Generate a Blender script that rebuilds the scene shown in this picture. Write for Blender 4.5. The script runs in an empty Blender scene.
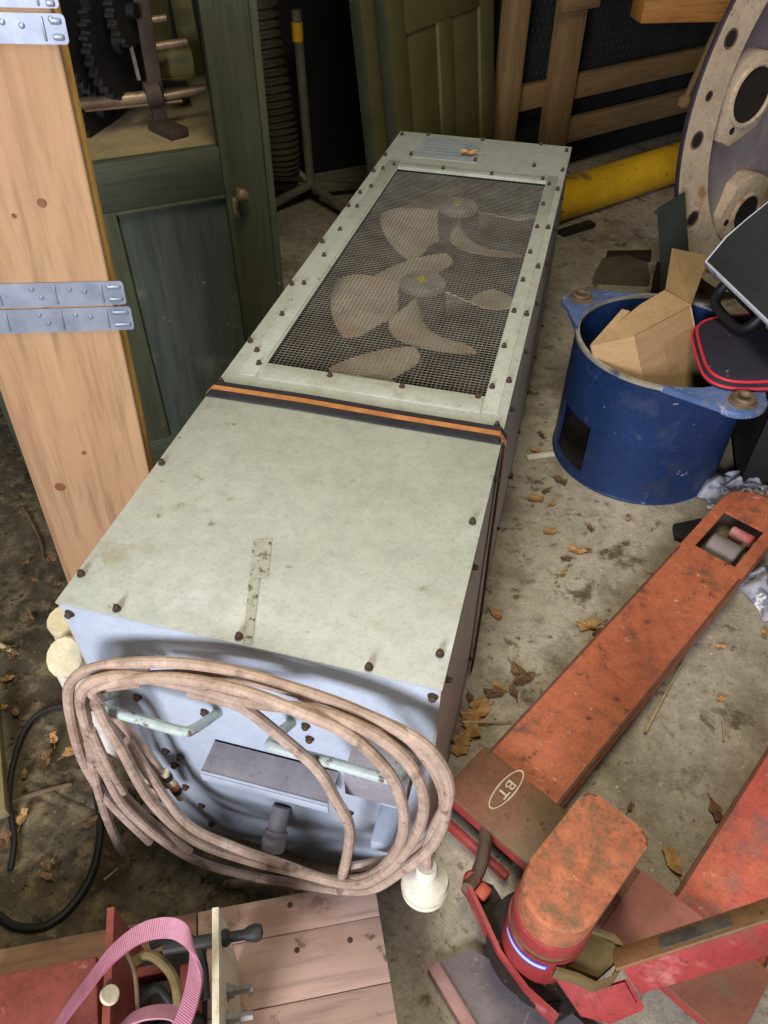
import bpy, bmesh, math, random
from mathutils import Vector, Matrix, noise, Quaternion
random.seed(7)
C = bpy.context.scene.collection
SC = bpy.context.scene
V = Vector
PI = math.pi

# ---------------------------------------------------------------- camera
F_PX = 758.0
CAM_H = 1.5
def _n(v): return V(v).normalized()
_Y = _n((278, 738, -F_PX)); _X = _n((4103, -766.6, F_PX)); _X = (_X - _Y * _X.dot(_Y)).normalized(); _Z = _X.cross(_Y)
RM = Matrix((_X, _Y, _Z))                       # world = RM @ camera
CP = V((0, 0, CAM_H))
def ray(u, v): return RM @ _n((u - 384, 512 - v, -F_PX))
def at(u, v, z=0.0):
    d = ray(u, v); return CP + d * ((z - CAM_H) / d.z)
def aty(u, v, y):
    d = ray(u, v); return CP + d * (y / d.y)
def atx(u, v, x):
    d = ray(u, v); return CP + d * (x / d.x)
def onp(u, v, p0, n):
    d = ray(u, v); return CP + d * ((V(p0) - CP).dot(n) / d.dot(n))
cam = bpy.data.cameras.new('camera'); co = bpy.data.objects.new('camera', cam); C.objects.link(co)
co.matrix_world = Matrix.Translation(CP) @ RM.to_4x4()
cam.sensor_fit = 'VERTICAL'; cam.sensor_height = 24.0; cam.lens = 24.0 * F_PX / 1024
cam.clip_start = 0.02; cam.clip_end = 60
SC.camera = co

# ---------------------------------------------------------------- light
W = bpy.data.worlds.new('sky'); SC.world = W; W.use_nodes = True
bg = W.node_tree.nodes['Background']; bg.inputs[0].default_value = (0.80, 0.88, 1.0, 1); bg.inputs[1].default_value = 0.20
def area(name, loc, target, size, power, col, sy=None):
    l = bpy.data.lights.new(name, 'AREA'); l.energy = power; l.color = col; l.size = size
    if sy: l.shape = 'RECTANGLE'; l.size_y = sy
    o = bpy.data.objects.new(name, l); C.objects.link(o); o.location = loc
    o.rotation_euler = (V(target) - V(loc)).to_track_quat('-Z', 'Y').to_euler()
    return o
area('doorway_daylight', (-0.40, -2.3, 1.75), (0.0, 1.0, 0.3), 0.8, 118, (0.87, 0.89, 1.0), 1.0)
area('ceiling_strip_light', (-0.1, 0.75, 2.78), (-0.1, 0.95, 0), 0.5, 33, (1.0, 0.93, 0.74), 1.3)
SC.view_settings.view_transform = 'Standard'; SC.view_settings.look = 'None'
SC.view_settings.gamma = 1; SC.view_settings.use_curve_mapping = False
SC.view_settings.exposure = 0.35

# ---------------------------------------------------------------- materials
def lin(c):
    return tuple(((x / 255) / 12.92 if x / 255 <= 0.04045 else ((x / 255 + 0.055) / 1.055) ** 2.4) for x in c) + (1,)
def _tree(name):
    m = bpy.data.materials.new(name); m.use_nodes = True
    return m, m.node_tree, m.node_tree.nodes['Principled BSDF']
def _coords(nt, grain=None, scale=(1, 1, 1)):
    tc = nt.nodes.new('ShaderNodeTexCoord'); out = tc.outputs['Object']
    if grain is not None:
        q = V(grain).normalized().rotation_difference(V((1, 0, 0)))
        mp = nt.nodes.new('ShaderNodeMapping'); mp.inputs['Rotation'].default_value = q.to_euler()
        nt.links.new(out, mp.inputs['Vector']); out = mp.outputs[0]
    m2 = nt.nodes.new('ShaderNodeMapping'); m2.inputs['Scale'].default_value = scale
    nt.links.new(out, m2.inputs['Vector']); return m2.outputs[0]
def _noise(nt, vec, scale, detail=6, rough=0.6, dist=0.0):
    n = nt.nodes.new('ShaderNodeTexNoise'); n.inputs['Scale'].default_value = scale; n.inputs['Detail'].default_value = detail
    n.inputs['Roughness'].default_value = rough; n.inputs['Distortion'].default_value = dist
    nt.links.new(vec, n.inputs['Vector']); return n.outputs['Fac']
def _ramp(nt, fac, a, b, inv=False):
    r = nt.nodes.new('ShaderNodeMapRange'); r.inputs['From Min'].default_value = a; r.inputs['From Max'].default_value = b
    if inv: r.inputs['To Min'].default_value = 1; r.inputs['To Max'].default_value = 0
    nt.links.new(fac, r.inputs['Value']); return r.outputs[0]
def _mix(nt, fac, a, b):
    m = nt.nodes.new('ShaderNodeMix'); m.data_type = 'RGBA'
    for s, v in ((0, fac), (6, a), (7, b)):
        if hasattr(v, 'is_linked') or hasattr(v, 'links'): nt.links.new(v, m.inputs[s])
        elif s == 0: m.inputs[0].default_value = v
        else: m.inputs[s].default_value = v
    return m.outputs[2]
def _bump(nt, bs, fac, strength, dist=0.002):
    b = nt.nodes.new('ShaderNodeBump'); b.inputs['Strength'].default_value = strength; b.inputs['Distance'].default_value = dist
    nt.links.new(fac, b.inputs['Height']); nt.links.new(b.outputs[0], bs.inputs['Normal'])
def _grit(nt, vec, col, amt):
    """fine dust and speckle worn into a surface"""
    a = _ramp(nt, _noise(nt, vec, 34, 8, 0.75), 0.40, 0.72); b = _ramp(nt, _noise(nt, vec, 150, 3, 0.7), 0.50, 0.70)
    for f, k in ((a, amt), (b, amt * 0.8)):
        m = nt.nodes.new('ShaderNodeMath'); m.operation = 'MULTIPLY_ADD'; nt.links.new(f, m.inputs[0]); m.inputs[1].default_value = -k; m.inputs[2].default_value = 1.0 + k * 0.35
        x = nt.nodes.new('ShaderNodeVectorMath'); x.operation = 'SCALE'
        if hasattr(col, 'links'): nt.links.new(col, x.inputs[0])
        else: x.inputs[0].default_value = col[:3]
        nt.links.new(m.outputs[0], x.inputs['Scale']); col = x.outputs[0]
    return col
def mat(name, c1, c2=None, rough=0.6, metal=0.0, scale=6, lo=0.35, hi=0.65, spots=(), bump=0.0, bscale=90, stretch=(1, 1, 1), spec=0.4, grit=0.22):
    m, nt, bs = _tree(name)
    vec = _coords(nt, None, stretch)
    col = lin(c1)
    if c2: col = _mix(nt, _ramp(nt, _noise(nt, vec, scale), lo, hi), lin(c1), lin(c2))
    for (sc, a, b, c) in spots:                    # stains, rust and chips with a shape of their own
        col = _mix(nt, _ramp(nt, _noise(nt, vec, sc, 8, 0.65), a, b), col, lin(c))
    if grit: col = _grit(nt, vec, col, grit)
    if hasattr(col, 'links'): nt.links.new(col, bs.inputs['Base Color'])
    else: bs.inputs['Base Color'].default_value = col
    bs.inputs['Roughness'].default_value = rough; bs.inputs['Metallic'].default_value = metal
    bs.inputs['Specular IOR Level'].default_value = spec
    if bump: _bump(nt, bs, _noise(nt, vec, bscale, 8, 0.7), bump)
    return m
def wood(name, c1, c2, grain, scale=14, rough=0.65, spots=(), bump=0.15, along=0.07, knots=None):
    m, nt, bs = _tree(name)
    vec = _coords(nt, grain, (along, 1, 1))
    n1 = _noise(nt, vec, scale * 1.6, 5, 0.6, 1.2)
    n2 = _noise(nt, vec, scale * 9, 4, 0.6, 0.3)
    col = _mix(nt, _ramp(nt, n1, 0.30, 0.70), lin(c1), lin(c2))
    col = _mix(nt, _ramp(nt, n2, 0.48, 0.85), col, lin(tuple(x * 0.76 for x in c2)))
    v0 = _coords(nt, None)
    for (sc, a, b, c) in spots:
        col = _mix(nt, _ramp(nt, _noise(nt, v0, sc, 8, 0.6), a, b), col, lin(c))
    nt.links.new(col, bs.inputs['Base Color']); bs.inputs['Roughness'].default_value = rough
    bs.inputs['Specular IOR Level'].default_value = 0.3
    if bump: _bump(nt, bs, n2, bump, 0.001)
    return m

M = {}
M['floor'] = mat('concrete', (176, 166, 147), (148, 138, 120), 0.85, scale=2.2, spots=((5, .50, .66, (122, 110, 92)), (30, .58, .66, (98, 84, 66)), (60, .61, .69, (206, 198, 184)), (1.3, .50, .66, (138, 128, 111)), (12, .58, .67, (98, 86, 68)), (90, .63, .69, (80, 66, 50))), bump=0.7, bscale=70, spec=0.2, grit=.45)
M['dirt'] = mat('dirt', (92, 84, 66), (62, 54, 42), 0.95, scale=9, spots=((22, .50, .64, (118, 104, 80)), (45, .56, .66, (40, 34, 28)), (90, .62, .7, (140, 126, 100))), bump=1.0, bscale=60, spec=0.1, grit=.4)
M['wall'] = mat('dark_wall', (36, 36, 34), (24, 24, 23), 0.9, scale=4, bump=0.3, bscale=30)
M['roof'] = mat('roof_boards', (80, 74, 62), (60, 55, 46), 0.9, scale=5)
M['paint'] = mat('hammered_grey_green_paint', (170, 172, 161), (160, 163, 151), 0.5, scale=4, spots=((3.3, .55, .75, (148, 151, 132)), (14, .58, .70, (150, 147, 126)), (2.6, .64, .74, (158, 132, 94)), (28, .65, .70, (116, 112, 96)), (7, .58, .72, (182, 184, 176))), bump=0.12, bscale=260, grit=.22)
M['paint_front'] = mat('hammered_paint_daylit_tint', (178, 186, 196), (168, 177, 190), 0.45, scale=5, spots=((16, .68, .75, (130, 122, 120)), (5, .6, .75, (160, 166, 176))), bump=0.1, bscale=260, grit=.14)  # blue-white daylight on the front is put into this paint colour
M['paint_side'] = mat('grey_paint', (186, 184, 176), (172, 170, 162), 0.5, scale=5, spots=((14, .62, .74, (136, 124, 110)),), bump=0.08, bscale=260)
M['inside'] = mat('shade_dark_interior', (34, 34, 36), (46, 44, 42), 0.85, scale=7)  # interior has the cabinet's paint; its shade is put into the colour
M['wire'] = mat('dull_galvanised_wire', (138, 132, 118), (112, 104, 92), 0.6, 0.2, scale=14)
M['rust'] = mat('rusty_bolt', (88, 68, 54), (58, 45, 40), 0.75, 0.3, scale=60, bump=0.3)
M['blade'] = mat('dusty_fan_blade', (186, 176, 158), (158, 144, 126), 0.75, scale=7, spots=((4, .50, .68, (176, 140, 118)),))
M['hub'] = mat('fan_hub_grey', (150, 150, 142), (126, 122, 110), 0.6, scale=14)
M['hubside'] = mat('fan_motor_dark', (50, 48, 48), (66, 60, 56), 0.7, scale=14)
M['yellow_mark'] = mat('yellow_paint_mark', (196, 172, 60))
M['cable'] = mat('old_tan_rubber_cable', (180, 156, 138), (150, 126, 108), 0.65, scale=16, spots=((24, .57, .67, (118, 98, 84)), (9, .58, .70, (204, 190, 178)), (60, .63, .69, (96, 80, 68))), bump=0.35, grit=.35)
M['white_pl'] = mat('white_plastic', (228, 224, 212), (212, 204, 184), 0.5, scale=8, spots=((10, .64, .74, (160, 146, 118)),))
M['cream_pl'] = mat('yellowed_plastic', (206, 196, 164), (192, 180, 146), 0.6, scale=10, spots=((14, .6, .72, (160, 144, 112)),))
M['black'] = mat('black_plastic', (28, 27, 27), (36, 35, 34), 0.55, scale=10)
M['strap'] = mat('black_webbing', (34, 33, 36), (46, 44, 46), 0.85, scale=20, bump=0.4, bscale=300)
M['orange'] = mat('orange_stripe', (186, 124, 70), (160, 100, 52), 0.8, scale=20)
M['handle'] = mat('chipped_mint_paint', (184, 194, 186), (164, 176, 170), 0.5, scale=14, spots=((40, .55, .61, (98, 82, 68)),))
M['speckle'] = mat('speckled_grey_metal', (140, 136, 140), (122, 118, 122), 0.6, scale=8, spots=((110, .62, .70, (84, 78, 80)),))
M['galv'] = mat('galvanised_steel', (150, 156, 168), (126, 133, 146), 0.5, 0.65, scale=18, spots=((5, .5, .7, (160, 170, 188)),), grit=.1)
M['steel'] = mat('bare_steel', (150, 146, 140), (110, 104, 96), 0.4, 0.8, scale=20)
M['dull'] = mat('dull_iron', (40, 37, 34), (27, 25, 24), 0.6, 0.5, scale=14)
M['browniron'] = mat('rusty_brown_iron', (66, 52, 42), (46, 37, 32), 0.7, 0.3, scale=14)
M['shaft'] = mat('worn_steel_shaft', (132, 112, 90), (98, 78, 60), 0.45, 0.5, scale=14)
M['olive'] = mat('olive_paint', (92, 84, 46), (78, 73, 38), 0.6, scale=3, spots=((6, .58, .74, (78, 66, 40)), (30, .66, .72, (56, 50, 34))))
M['olive_dk'] = mat('dark_green_edge', (62, 64, 44), (48, 50, 36), 0.6, scale=6, spots=((40, .66, .70, (150, 150, 130)),))
M['blue'] = mat('navy_blue_paint', (32, 58, 104), (24, 46, 86), 0.42, scale=5, spots=((6, .56, .72, (66, 78, 102)), (30, .66, .70, (168, 172, 180)), (3, .56, .74, (40, 44, 60)), (16, .62, .72, (84, 92, 112))), bump=0.12, grit=.3)
M['blue_lug'] = mat('worn_blue_paint', (100, 122, 166), (66, 90, 140), 0.45, scale=8, spots=((9, .50, .62, (140, 128, 114)), (22, .6, .68, (170, 176, 190))))
M['rim'] = mat('worn_pale_metal_rim', (186, 180, 166), (150, 142, 124), 0.5, 0.2, scale=18, spots=((22, .56, .66, (70, 84, 120)),))
M['bush'] = mat('greasy_rusty_bush', (140, 120, 96), (100, 82, 62), 0.6, 0.3, scale=30)
M['card'] = mat('corrugated_cardboard', (190, 156, 116), (178, 144, 104), 0.85, scale=5, stretch=(1, 1, 6), spots=((4, .56, .72, (168, 134, 98)),), spec=0.15)
M['card_dk'] = mat('brown_cardboard', (136, 110, 72), (120, 96, 62), 0.85, scale=6, spec=0.15)
M['yellow'] = mat('chipped_yellow_paint', (240, 188, 40), (220, 168, 36), 0.45, scale=4, spots=((9, .60, .64, (116, 94, 58)), (4, .60, .68, (150, 120, 62)), (20, .64, .68, (90, 76, 56))))
M['cream'] = mat('cream_primer_with_rust', (206, 184, 156), (190, 168, 140), 0.65, scale=6, spots=((7, .57, .68, (172, 112, 66)), (42, .60, .68, (122, 98, 80)), (14, .62, .7, (150, 118, 90))), bump=0.35, grit=.3)
M['greyweb'] = mat('grey_violet_cast_metal', (158, 146, 142), (136, 124, 130), 0.6, scale=4, spots=((7, .60, .74, (178, 156, 124)),), bump=0.3)
M['edge_dk'] = mat('dark_machined_edge', (62, 54, 62), (46, 40, 46), 0.6, 0.3, scale=12)
M['case'] = mat('charcoal_leatherette', (52, 54, 54), (46, 48, 48), 0.55, scale=6, bump=0.3, bscale=280)
M['case_dk'] = mat('black_leatherette', (20, 20, 21), (26, 26, 26), 0.6, scale=6, bump=0.3, bscale=280)
M['piping'] = mat('white_piping', (190, 194, 204), None, 0.5)
M['red'] = mat('worn_red_paint', (156, 58, 56), (138, 46, 46), 0.45, scale=5, spots=((14, .58, .70, (172, 104, 98)), (40, .62, .69, (76, 50, 44)), (5, .58, .72, (112, 66, 56))), bump=0.12, grit=.35)
M['forkred'] = mat('scuffed_orange_red_paint', (184, 106, 72), (166, 88, 62), 0.55, scale=5, spots=((5, .52, .68, (150, 88, 62)), (16, .56, .68, (122, 84, 64)), (60, .64, .70, (202, 172, 152)), (9, .60, .70, (100, 74, 58)), (34, .61, .68, (88, 66, 52))), bump=0.2, grit=.45)
M['fork2'] = mat('scuffed_pink_red_paint', (200, 104, 88), (184, 84, 72), 0.5, scale=5, spots=((9, .53, .66, (132, 106, 100)), (26, .62, .69, (220, 166, 152)), (40, .61, .68, (104, 76, 66)), (3, .55, .7, (190, 110, 76))), bump=0.2, grit=.4)
M['pump'] = mat('dusty_orange_paint', (170, 102, 70), (148, 86, 58), 0.7, scale=30, spots=((34, .50, .64, (130, 98, 68)), (80, .64, .72, (190, 140, 106)), (20, .60, .72, (112, 86, 60)), (130, .62, .70, (100, 76, 56))), bump=0.6, grit=.5)
M['brown'] = mat('oily_brown_red_paint', (124, 78, 58), (106, 80, 56), 0.5, scale=8, spots=((6, .48, .66, (104, 86, 60)), (30, .62, .7, (76, 56, 42))), bump=0.15, grit=.35)
M['tilltop'] = mat('oily_brown_paint', (128, 90, 60), (112, 84, 56), 0.5, scale=8, spots=((9, .58, .70, (92, 78, 62)), (3, .54, .68, (142, 88, 62)), (40, .62, .7, (74, 58, 46))), bump=0.15, grit=.35)
M['yoke'] = mat('greasy_olive_dust', (116, 98, 58), (96, 80, 48), 0.75, scale=16, bump=0.4)
M['grime'] = mat('black_grime', (44, 36, 30), (26, 22, 19), 0.9, scale=26, spots=((70, .62, .70, (120, 96, 74)),), bump=1.0)
M['white_dec'] = mat('off_white_decal', (200, 190, 166), (176, 160, 132), 0.7, scale=60)
M['blue_dec'] = mat('blue_decal', (74, 76, 178), None, 0.4)
M['pale_dec'] = mat('pale_blue_decal', (206, 214, 246), None, 0.35)
M['roller'] = mat('grey_nylon_roller', (132, 122, 116), (112, 104, 98), 0.6, scale=9)
M['pink'] = mat('pale_pink_rib_yarn', (178, 126, 140), (160, 106, 120), 0.85, scale=10, spots=((12, .56, .70, (132, 94, 96)),))
M['maroon'] = mat('maroon_paint', (126, 62, 50), (110, 50, 42), 0.6, scale=8, spots=((30, .62, .70, (156, 100, 88)), (6, .58, .73, (88, 48, 38))), bump=0.15, grit=.35)
M['creamplate'] = mat('dirty_cream_steel', (206, 198, 176), (186, 176, 150), 0.5, scale=8, spots=((14, .6, .7, (160, 140, 84)),))
M['leaf'] = mat('dry_ochre_leaf', (178, 142, 92), (150, 112, 68), 0.8, scale=22, spec=0.15)
M['leaf_dk'] = mat('dry_brown_leaf', (118, 92, 66), (90, 68, 50), 0.8, scale=22, spec=0.15)
M['leaf_or'] = mat('dry_orange_leaf', (194, 146, 98), (170, 118, 76), 0.8, scale=22, spec=0.15)
M['straw'] = mat('dry_straw', (186, 168, 130), (160, 138, 100), 0.8, scale=30)
M['twig'] = mat('grey_brown_twig', (112, 94, 72), (88, 72, 54), 0.85, scale=30)
M['rubber'] = mat('black_rubber', (26, 26, 25), (36, 35, 33), 0.6, scale=12)
M['hose'] = mat('dark_ribbed_hose', (74, 70, 54), (56, 53, 42), 0.6, scale=12)
M['greypole'] = mat('dull_grey_pole', (128, 124, 106), (104, 100, 86), 0.5, 0.2, scale=12)
M['studs'] = mat('dark_studded_plastic', (40, 41, 41), (32, 33, 33), 0.7, scale=8, spec=.2)
M['darkgreen'] = mat('dark_green_felt', (50, 54, 46), (40, 44, 38), 0.9, scale=10)
M['stone'] = mat('dull_brown_block', (104, 94, 76), (86, 76, 60), 0.85, scale=12, bump=0.3)
M['bag'] = mat('dark_purple_fabric', (44, 40, 54), (34, 31, 42), 0.8, scale=9, spots=((26, .66, .70, (110, 108, 120)),))
M['redpipe'] = mat('red_piping', (206, 50, 62), None, 0.5)
M['paper'] = mat('printed_grey_paper', (168, 168, 176), (112, 116, 132), 0.75, scale=9, lo=.45, hi=.5, spots=((8, .53, .56, (222, 218, 214)), (17, .58, .61, (62, 62, 74)), (11, .60, .64, (196, 186, 170))))
M['redpaint_hole'] = mat('dark_red_scrap', (170, 70, 66), (196, 150, 146), 0.6, scale=12)
M['pinkish'] = mat('faded_pink_cloth', (178, 140, 130), (156, 116, 108), 0.85, scale=9)
M['dustplate'] = mat('dusty_grey_sheet_steel', (120, 110, 112), (104, 94, 96), 0.6, 0.3, scale=10, spots=((60, .62, .72, (170, 160, 158)), (14, .6, .7, (84, 76, 74))))
PLK = V((0.033, 0.039, 0.999))
M['pine'] = wood('pale_pine', (178, 143, 106), (162, 124, 90), PLK, 9, spots=((3, .54, .74, (176, 132, 106)),))
M['pine_y'] = wood('yellow_pine_edge', (196, 156, 84), (172, 132, 66), PLK, 12)
M['knot'] = mat('pine_knot', (128, 80, 50), (96, 60, 38), 0.7, scale=60)
CASE_D = V((0.785, 0.62, 0)).normalized(); CASE_N = V((0.62, -0.785, 0)).normalized()
M['green_v'] = wood('dark_green_painted_wood', (76, 78, 58), (58, 62, 48), (0, 0, 1), 12, 0.55, ((30, .70, .74, (110, 110, 96)), (5, .55, .7, (68, 64, 50))))
M['green_h'] = wood('dark_green_painted_rail', (70, 73, 56), (54, 58, 46), CASE_D, 12, 0.55, ((30, .70, .74, (110, 110, 96)),))
M['green_p'] = wood('dark_blue_green_panel', (72, 78, 68), (54, 60, 54), (0, 0, 1), 8, 0.5, ((30, .68, .72, (116, 118, 108)), (6, .56, .7, (92, 92, 78))))
M['sill'] = mat('bare_dusty_board', (138, 122, 88), (118, 104, 74), 0.85, scale=9)
FR_D = V((0.66, 0.75, 0)).normalized()
M['frame_v'] = wood('brown_softwood_post', (138, 110, 72), (118, 92, 60), (0, 0, 1), 12)
M['frame_h'] = wood('brown_softwood_rail', (138, 110, 72), (118, 92, 60), FR_D, 12)
PAL_D = V((0.906, 0.423, 0)).normalized(); PAL_N = V((0.423, -0.906, 0)).normalized()
M['pallet'] = wood('weathered_reddish_board', (186, 156, 140), (166, 136, 120), PAL_D, 9, 0.75, ((24, .61, .67, (104, 82, 70)), (5, .54, .7, (150, 116, 100)), (12, .6, .7, (134, 106, 90))))
M['pallet_dk'] = wood('weathered_brown_board', (152, 118, 92), (128, 98, 74), PAL_D, 9, 0.75, ((8, .56, .7, (104, 76, 62)),))

# ---------------------------------------------------------------- mesh helpers
class MB:
    def __init__(s): s.b = bmesh.new()
    def _add(s, vs, fs, mi=0):
        bv = [s.b.verts.new(v) for v in vs]; out = []
        for f in fs:
            try: fc = s.b.faces.new([bv[i] for i in f]); fc.material_index = mi; out.append(fc)
            except ValueError: pass
        return bv, out
    def box(s, c, size, ax=None, bevel=0.0, seg=2, mi=0):
        ax = ax or (V((1, 0, 0)), V((0, 1, 0)), V((0, 0, 1))); c = V(c)
        vs = [c + ax[0] * (i * size[0] / 2) + ax[1] * (j * size[1] / 2) + ax[2] * (k * size[2] / 2) for i in (-1, 1) for j in (-1, 1) for k in (-1, 1)]
        bv, fs = s._add(vs, [(0, 1, 3, 2), (4, 6, 7, 5), (0, 4, 5, 1), (2, 3, 7, 6), (0, 2, 6, 4), (1, 5, 7, 3)], mi)
        if bevel: bmesh.ops.bevel(s.b, geom=list({e for f in fs for e in f.edges}), offset=bevel, segments=seg, profile=0.5, affect='EDGES')
        return s
    def bar(s, a, b, w, h, up=(0, 0, 1), bevel=0.0, mi=0):
        a, b = V(a), V(b); d = (b - a).normalized(); sd = d.cross(V(up)).normalized(); u = sd.cross(d)
        return s.box((a + b) / 2, ((b - a).length, w, h), (d, sd, u), bevel, 2, mi)
    def prism(s, pts, off, mi=0, bevel=0.0, bseg=2):
        n = len(pts); vs = [V(p) for p in pts] + [V(p) + V(off) for p in pts]
        fs = [tuple(range(n)), tuple(range(2 * n - 1, n - 1, -1))] + [(i, i + n, (i + 1) % n + n, (i + 1) % n) for i in range(n)]
        bv, f = s._add(vs, fs, mi)
        if bevel: bmesh.ops.bevel(s.b, geom=[e for e in f[1].edges], offset=bevel, segments=bseg, profile=0.5, affect='EDGES')
        return s
    def tube(s, pts, r, seg=10, mi=0, cap=True):
        pts = [V(p) for p in pts]; n = len(pts); rs = r if isinstance(r, (list, tuple)) else [r] * n
        t0 = (pts[1] - pts[0]).normalized(); ref = V((0, 0, 1)) if abs(t0.z) < 0.9 else V((1, 0, 0))
        u = t0.cross(ref).normalized(); rings = []; pt = t0
        for i, p in enumerate(pts):
            t = (pts[min(i + 1, n - 1)] - pts[max(i - 1, 0)]).normalized()
            u = pt.rotation_difference(t) @ u; pt = t; w = t.cross(u).normalized()
            rings.append([s.b.verts.new(p + (u * math.cos(2 * PI * k / seg) + w * math.sin(2 * PI * k / seg)) * rs[i]) for k in range(seg)])
        for a, b in zip(rings, rings[1:]):
            for k in range(seg):
                f = s.b.faces.new((a[k], a[(k + 1) % seg], b[(k + 1) % seg], b[k])); f.material_index = mi
        if cap:
            f = s.b.faces.new(rings[0][::-1]); f.material_index = mi
            f = s.b.faces.new(rings[-1]); f.material_index = mi
        return s
    def lathe(s, o, ax, prof, seg=32, mi=0, closed=False, a0=0, a1=2 * PI, u=None):
        o, ax = V(o), V(ax).normalized()
        if u is None: u = ax.orthogonal().normalized()
        w = ax.cross(u); full = abs(a1 - a0 - 2 * PI) < 1e-6; k_n = seg if full else seg + 1; rings = []
        for k in range(k_n):
            a = a0 + (a1 - a0) * k / seg; d = u * math.cos(a) + w * math.sin(a)
            rings.append([s.b.verts.new(o + ax * t + d * r) for r, t in prof])
        m = len(prof)
        for k in range(k_n if full else k_n - 1):
            A, B = rings[k], rings[(k + 1) % k_n]
            for i in range(m if closed else m - 1):
                try: f = s.b.faces.new((A[i], A[(i + 1) % m], B[(i + 1) % m], B[i])); f.material_index = mi
                except ValueError: pass
        return s
    def ribbon(s, pts, wid, th, mi=0):
        """flat band: pts = centre line, wid = full width vector at each point, th = thickness"""
        n = len(pts); pts = [V(p) for p in pts]; wid = [V(w) for w in wid]; q = []
        for i in range(n):
            t = (pts[min(i + 1, n - 1)] - pts[max(i - 1, 0)]).normalized(); nn = t.cross(wid[i]).normalized() * th / 2; w = wid[i] / 2
            q.append([s.b.verts.new(pts[i] + a) for a in (w + nn, -w + nn, -w - nn, w - nn)])
        for a, b in zip(q, q[1:]):
            for k in range(4): f = s.b.faces.new((a[k], a[(k + 1) % 4], b[(k + 1) % 4], b[k])); f.material_index = mi
        s.b.faces.new(q[0][::-1]); s.b.faces.new(q[-1]); return s
    def grid(s, fn, nu, nv, mi=0):
        g = [[s.b.verts.new(fn(i / nu, j / nv)) for j in range(nv + 1)] for i in range(nu + 1)]
        for i in range(nu):
            for j in range(nv): f = s.b.faces.new((g[i][j], g[i + 1][j], g[i + 1][j + 1], g[i][j + 1])); f.material_index = mi
        return s
    def thick(s, t):
        bmesh.ops.recalc_face_normals(s.b, faces=s.b.faces); bmesh.ops.solidify(s.b, geom=list(s.b.faces), thickness=t); return s
    def build(s, name, m, parent=None, smooth=30):
        bmesh.ops.recalc_face_normals(s.b, faces=s.b.faces)
        top = parent
        while top is not None and top.parent is not None: top = top.parent
        base = V(top.location) if top is not None else V((0, 0, 0))
        if top is None:
            vs = [v.co for v in s.b.verts]
            base = V((sum(v.x for v in vs) / len(vs), sum(v.y for v in vs) / len(vs), min(v.z for v in vs)))
        for v in s.b.verts: v.co -= base
        me = bpy.data.meshes.new(name); s.b.to_mesh(me); s.b.free()
        for x in (m if isinstance(m, (list, tuple)) else (m,)): me.materials.append(x)
        if smooth:
            for p in me.polygons: p.use_smooth = True
            me.set_sharp_from_angle(angle=math.radians(smooth))
        o = bpy.data.objects.new(name, me); C.objects.link(o)
        if parent is not None: o.parent = parent
        else: o.location = base
        return o
def tag(o, label=None, cat=None, group=None, kind=None):
    for k, v in (('label', label), ('category', cat), ('group', group), ('kind', kind)):
        if v: o[k] = v
    return o
def thing(name, loc, label, cat, group=None):
    o = bpy.data.objects.new(name, None); C.objects.link(o); o.location = loc; o.empty_display_size = 0.05
    return tag(o, label, cat, group)
def spline(P, k=8):
    P = [V(p) for p in P]; out = []
    for i in range(len(P) - 1):
        a, b, c, d = P[max(i - 1, 0)], P[i], P[i + 1], P[min(i + 2, len(P) - 1)]
        for j in range(k):
            t = j / k; out.append(0.5 * ((2 * b) + (c - a) * t + (2 * a - 5 * b + 4 * c - d) * t * t + (3 * b - a - 3 * c + d) * t ** 3))
    return out + [P[-1]]
def rotm(n, up=(0, 0, 1)):
    n = V(n).normalized(); u = V(up).cross(n).normalized(); return (u, n.cross(u), n)

# ================================================================ the shed
WD = V((0.755, 0.656, 0)).normalized(); WN = V((-0.656, 0.755, 0)).normalized()
fm = MB(); fm.box((0.4, 2.2, -0.05), (7.5, 8.5, 0.1)); tag(fm.build('floor', M['floor']), kind='structure')
def wallpt(a, b, z): return WD * a + WN * b + V((0, 0, z))
def wall(name, a0, a1, b0, b1):
    m = MB(); m.prism([wallpt(a0, b0, 0), wallpt(a1, b0, 0), wallpt(a1, b1, 0), wallpt(a0, b1, 0)], (0, 0, 2.9)); tag(m.build(name, M['wall'], smooth=0), kind='structure')
wall('wall_back', -2.0, 5.0, 3.80, 3.92)
wall('wall_right', 5.0, 5.12, -0.6, 3.92)
wall('wall_left', -2.12, -2.0, -0.2, 3.92)
m = MB(); m.box((0.4, 2.2, 2.95), (7.5, 8.5, 0.1)); tag(m.build('ceiling', M['roof']), kind='structure')

# dirt swept up on the left part of the floor
m = MB()
def dirt(u, v):
    y = -0.1 + 2.1 * v; k = min(1, max(0, (y - .49) / .03)); x = -2.0 + (1.80 * (1 - k) + 1.36 * k) * u
    e = min(u * 6, 1, (1 - u) * 10, v * 6, (1 - v) * 6)
    return V((x, y, 0.001 + max(0, e) * (0.006 + 0.014 * max(0, noise.noise((x * 7, y * 7, 0))))))
m.grid(dirt, 60, 90); tag(m.build('floor_dirt', M['dirt']), 'dark crumbly dirt and debris covering the floor left of the grey cabinet', 'dirt', kind='stuff')

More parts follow.
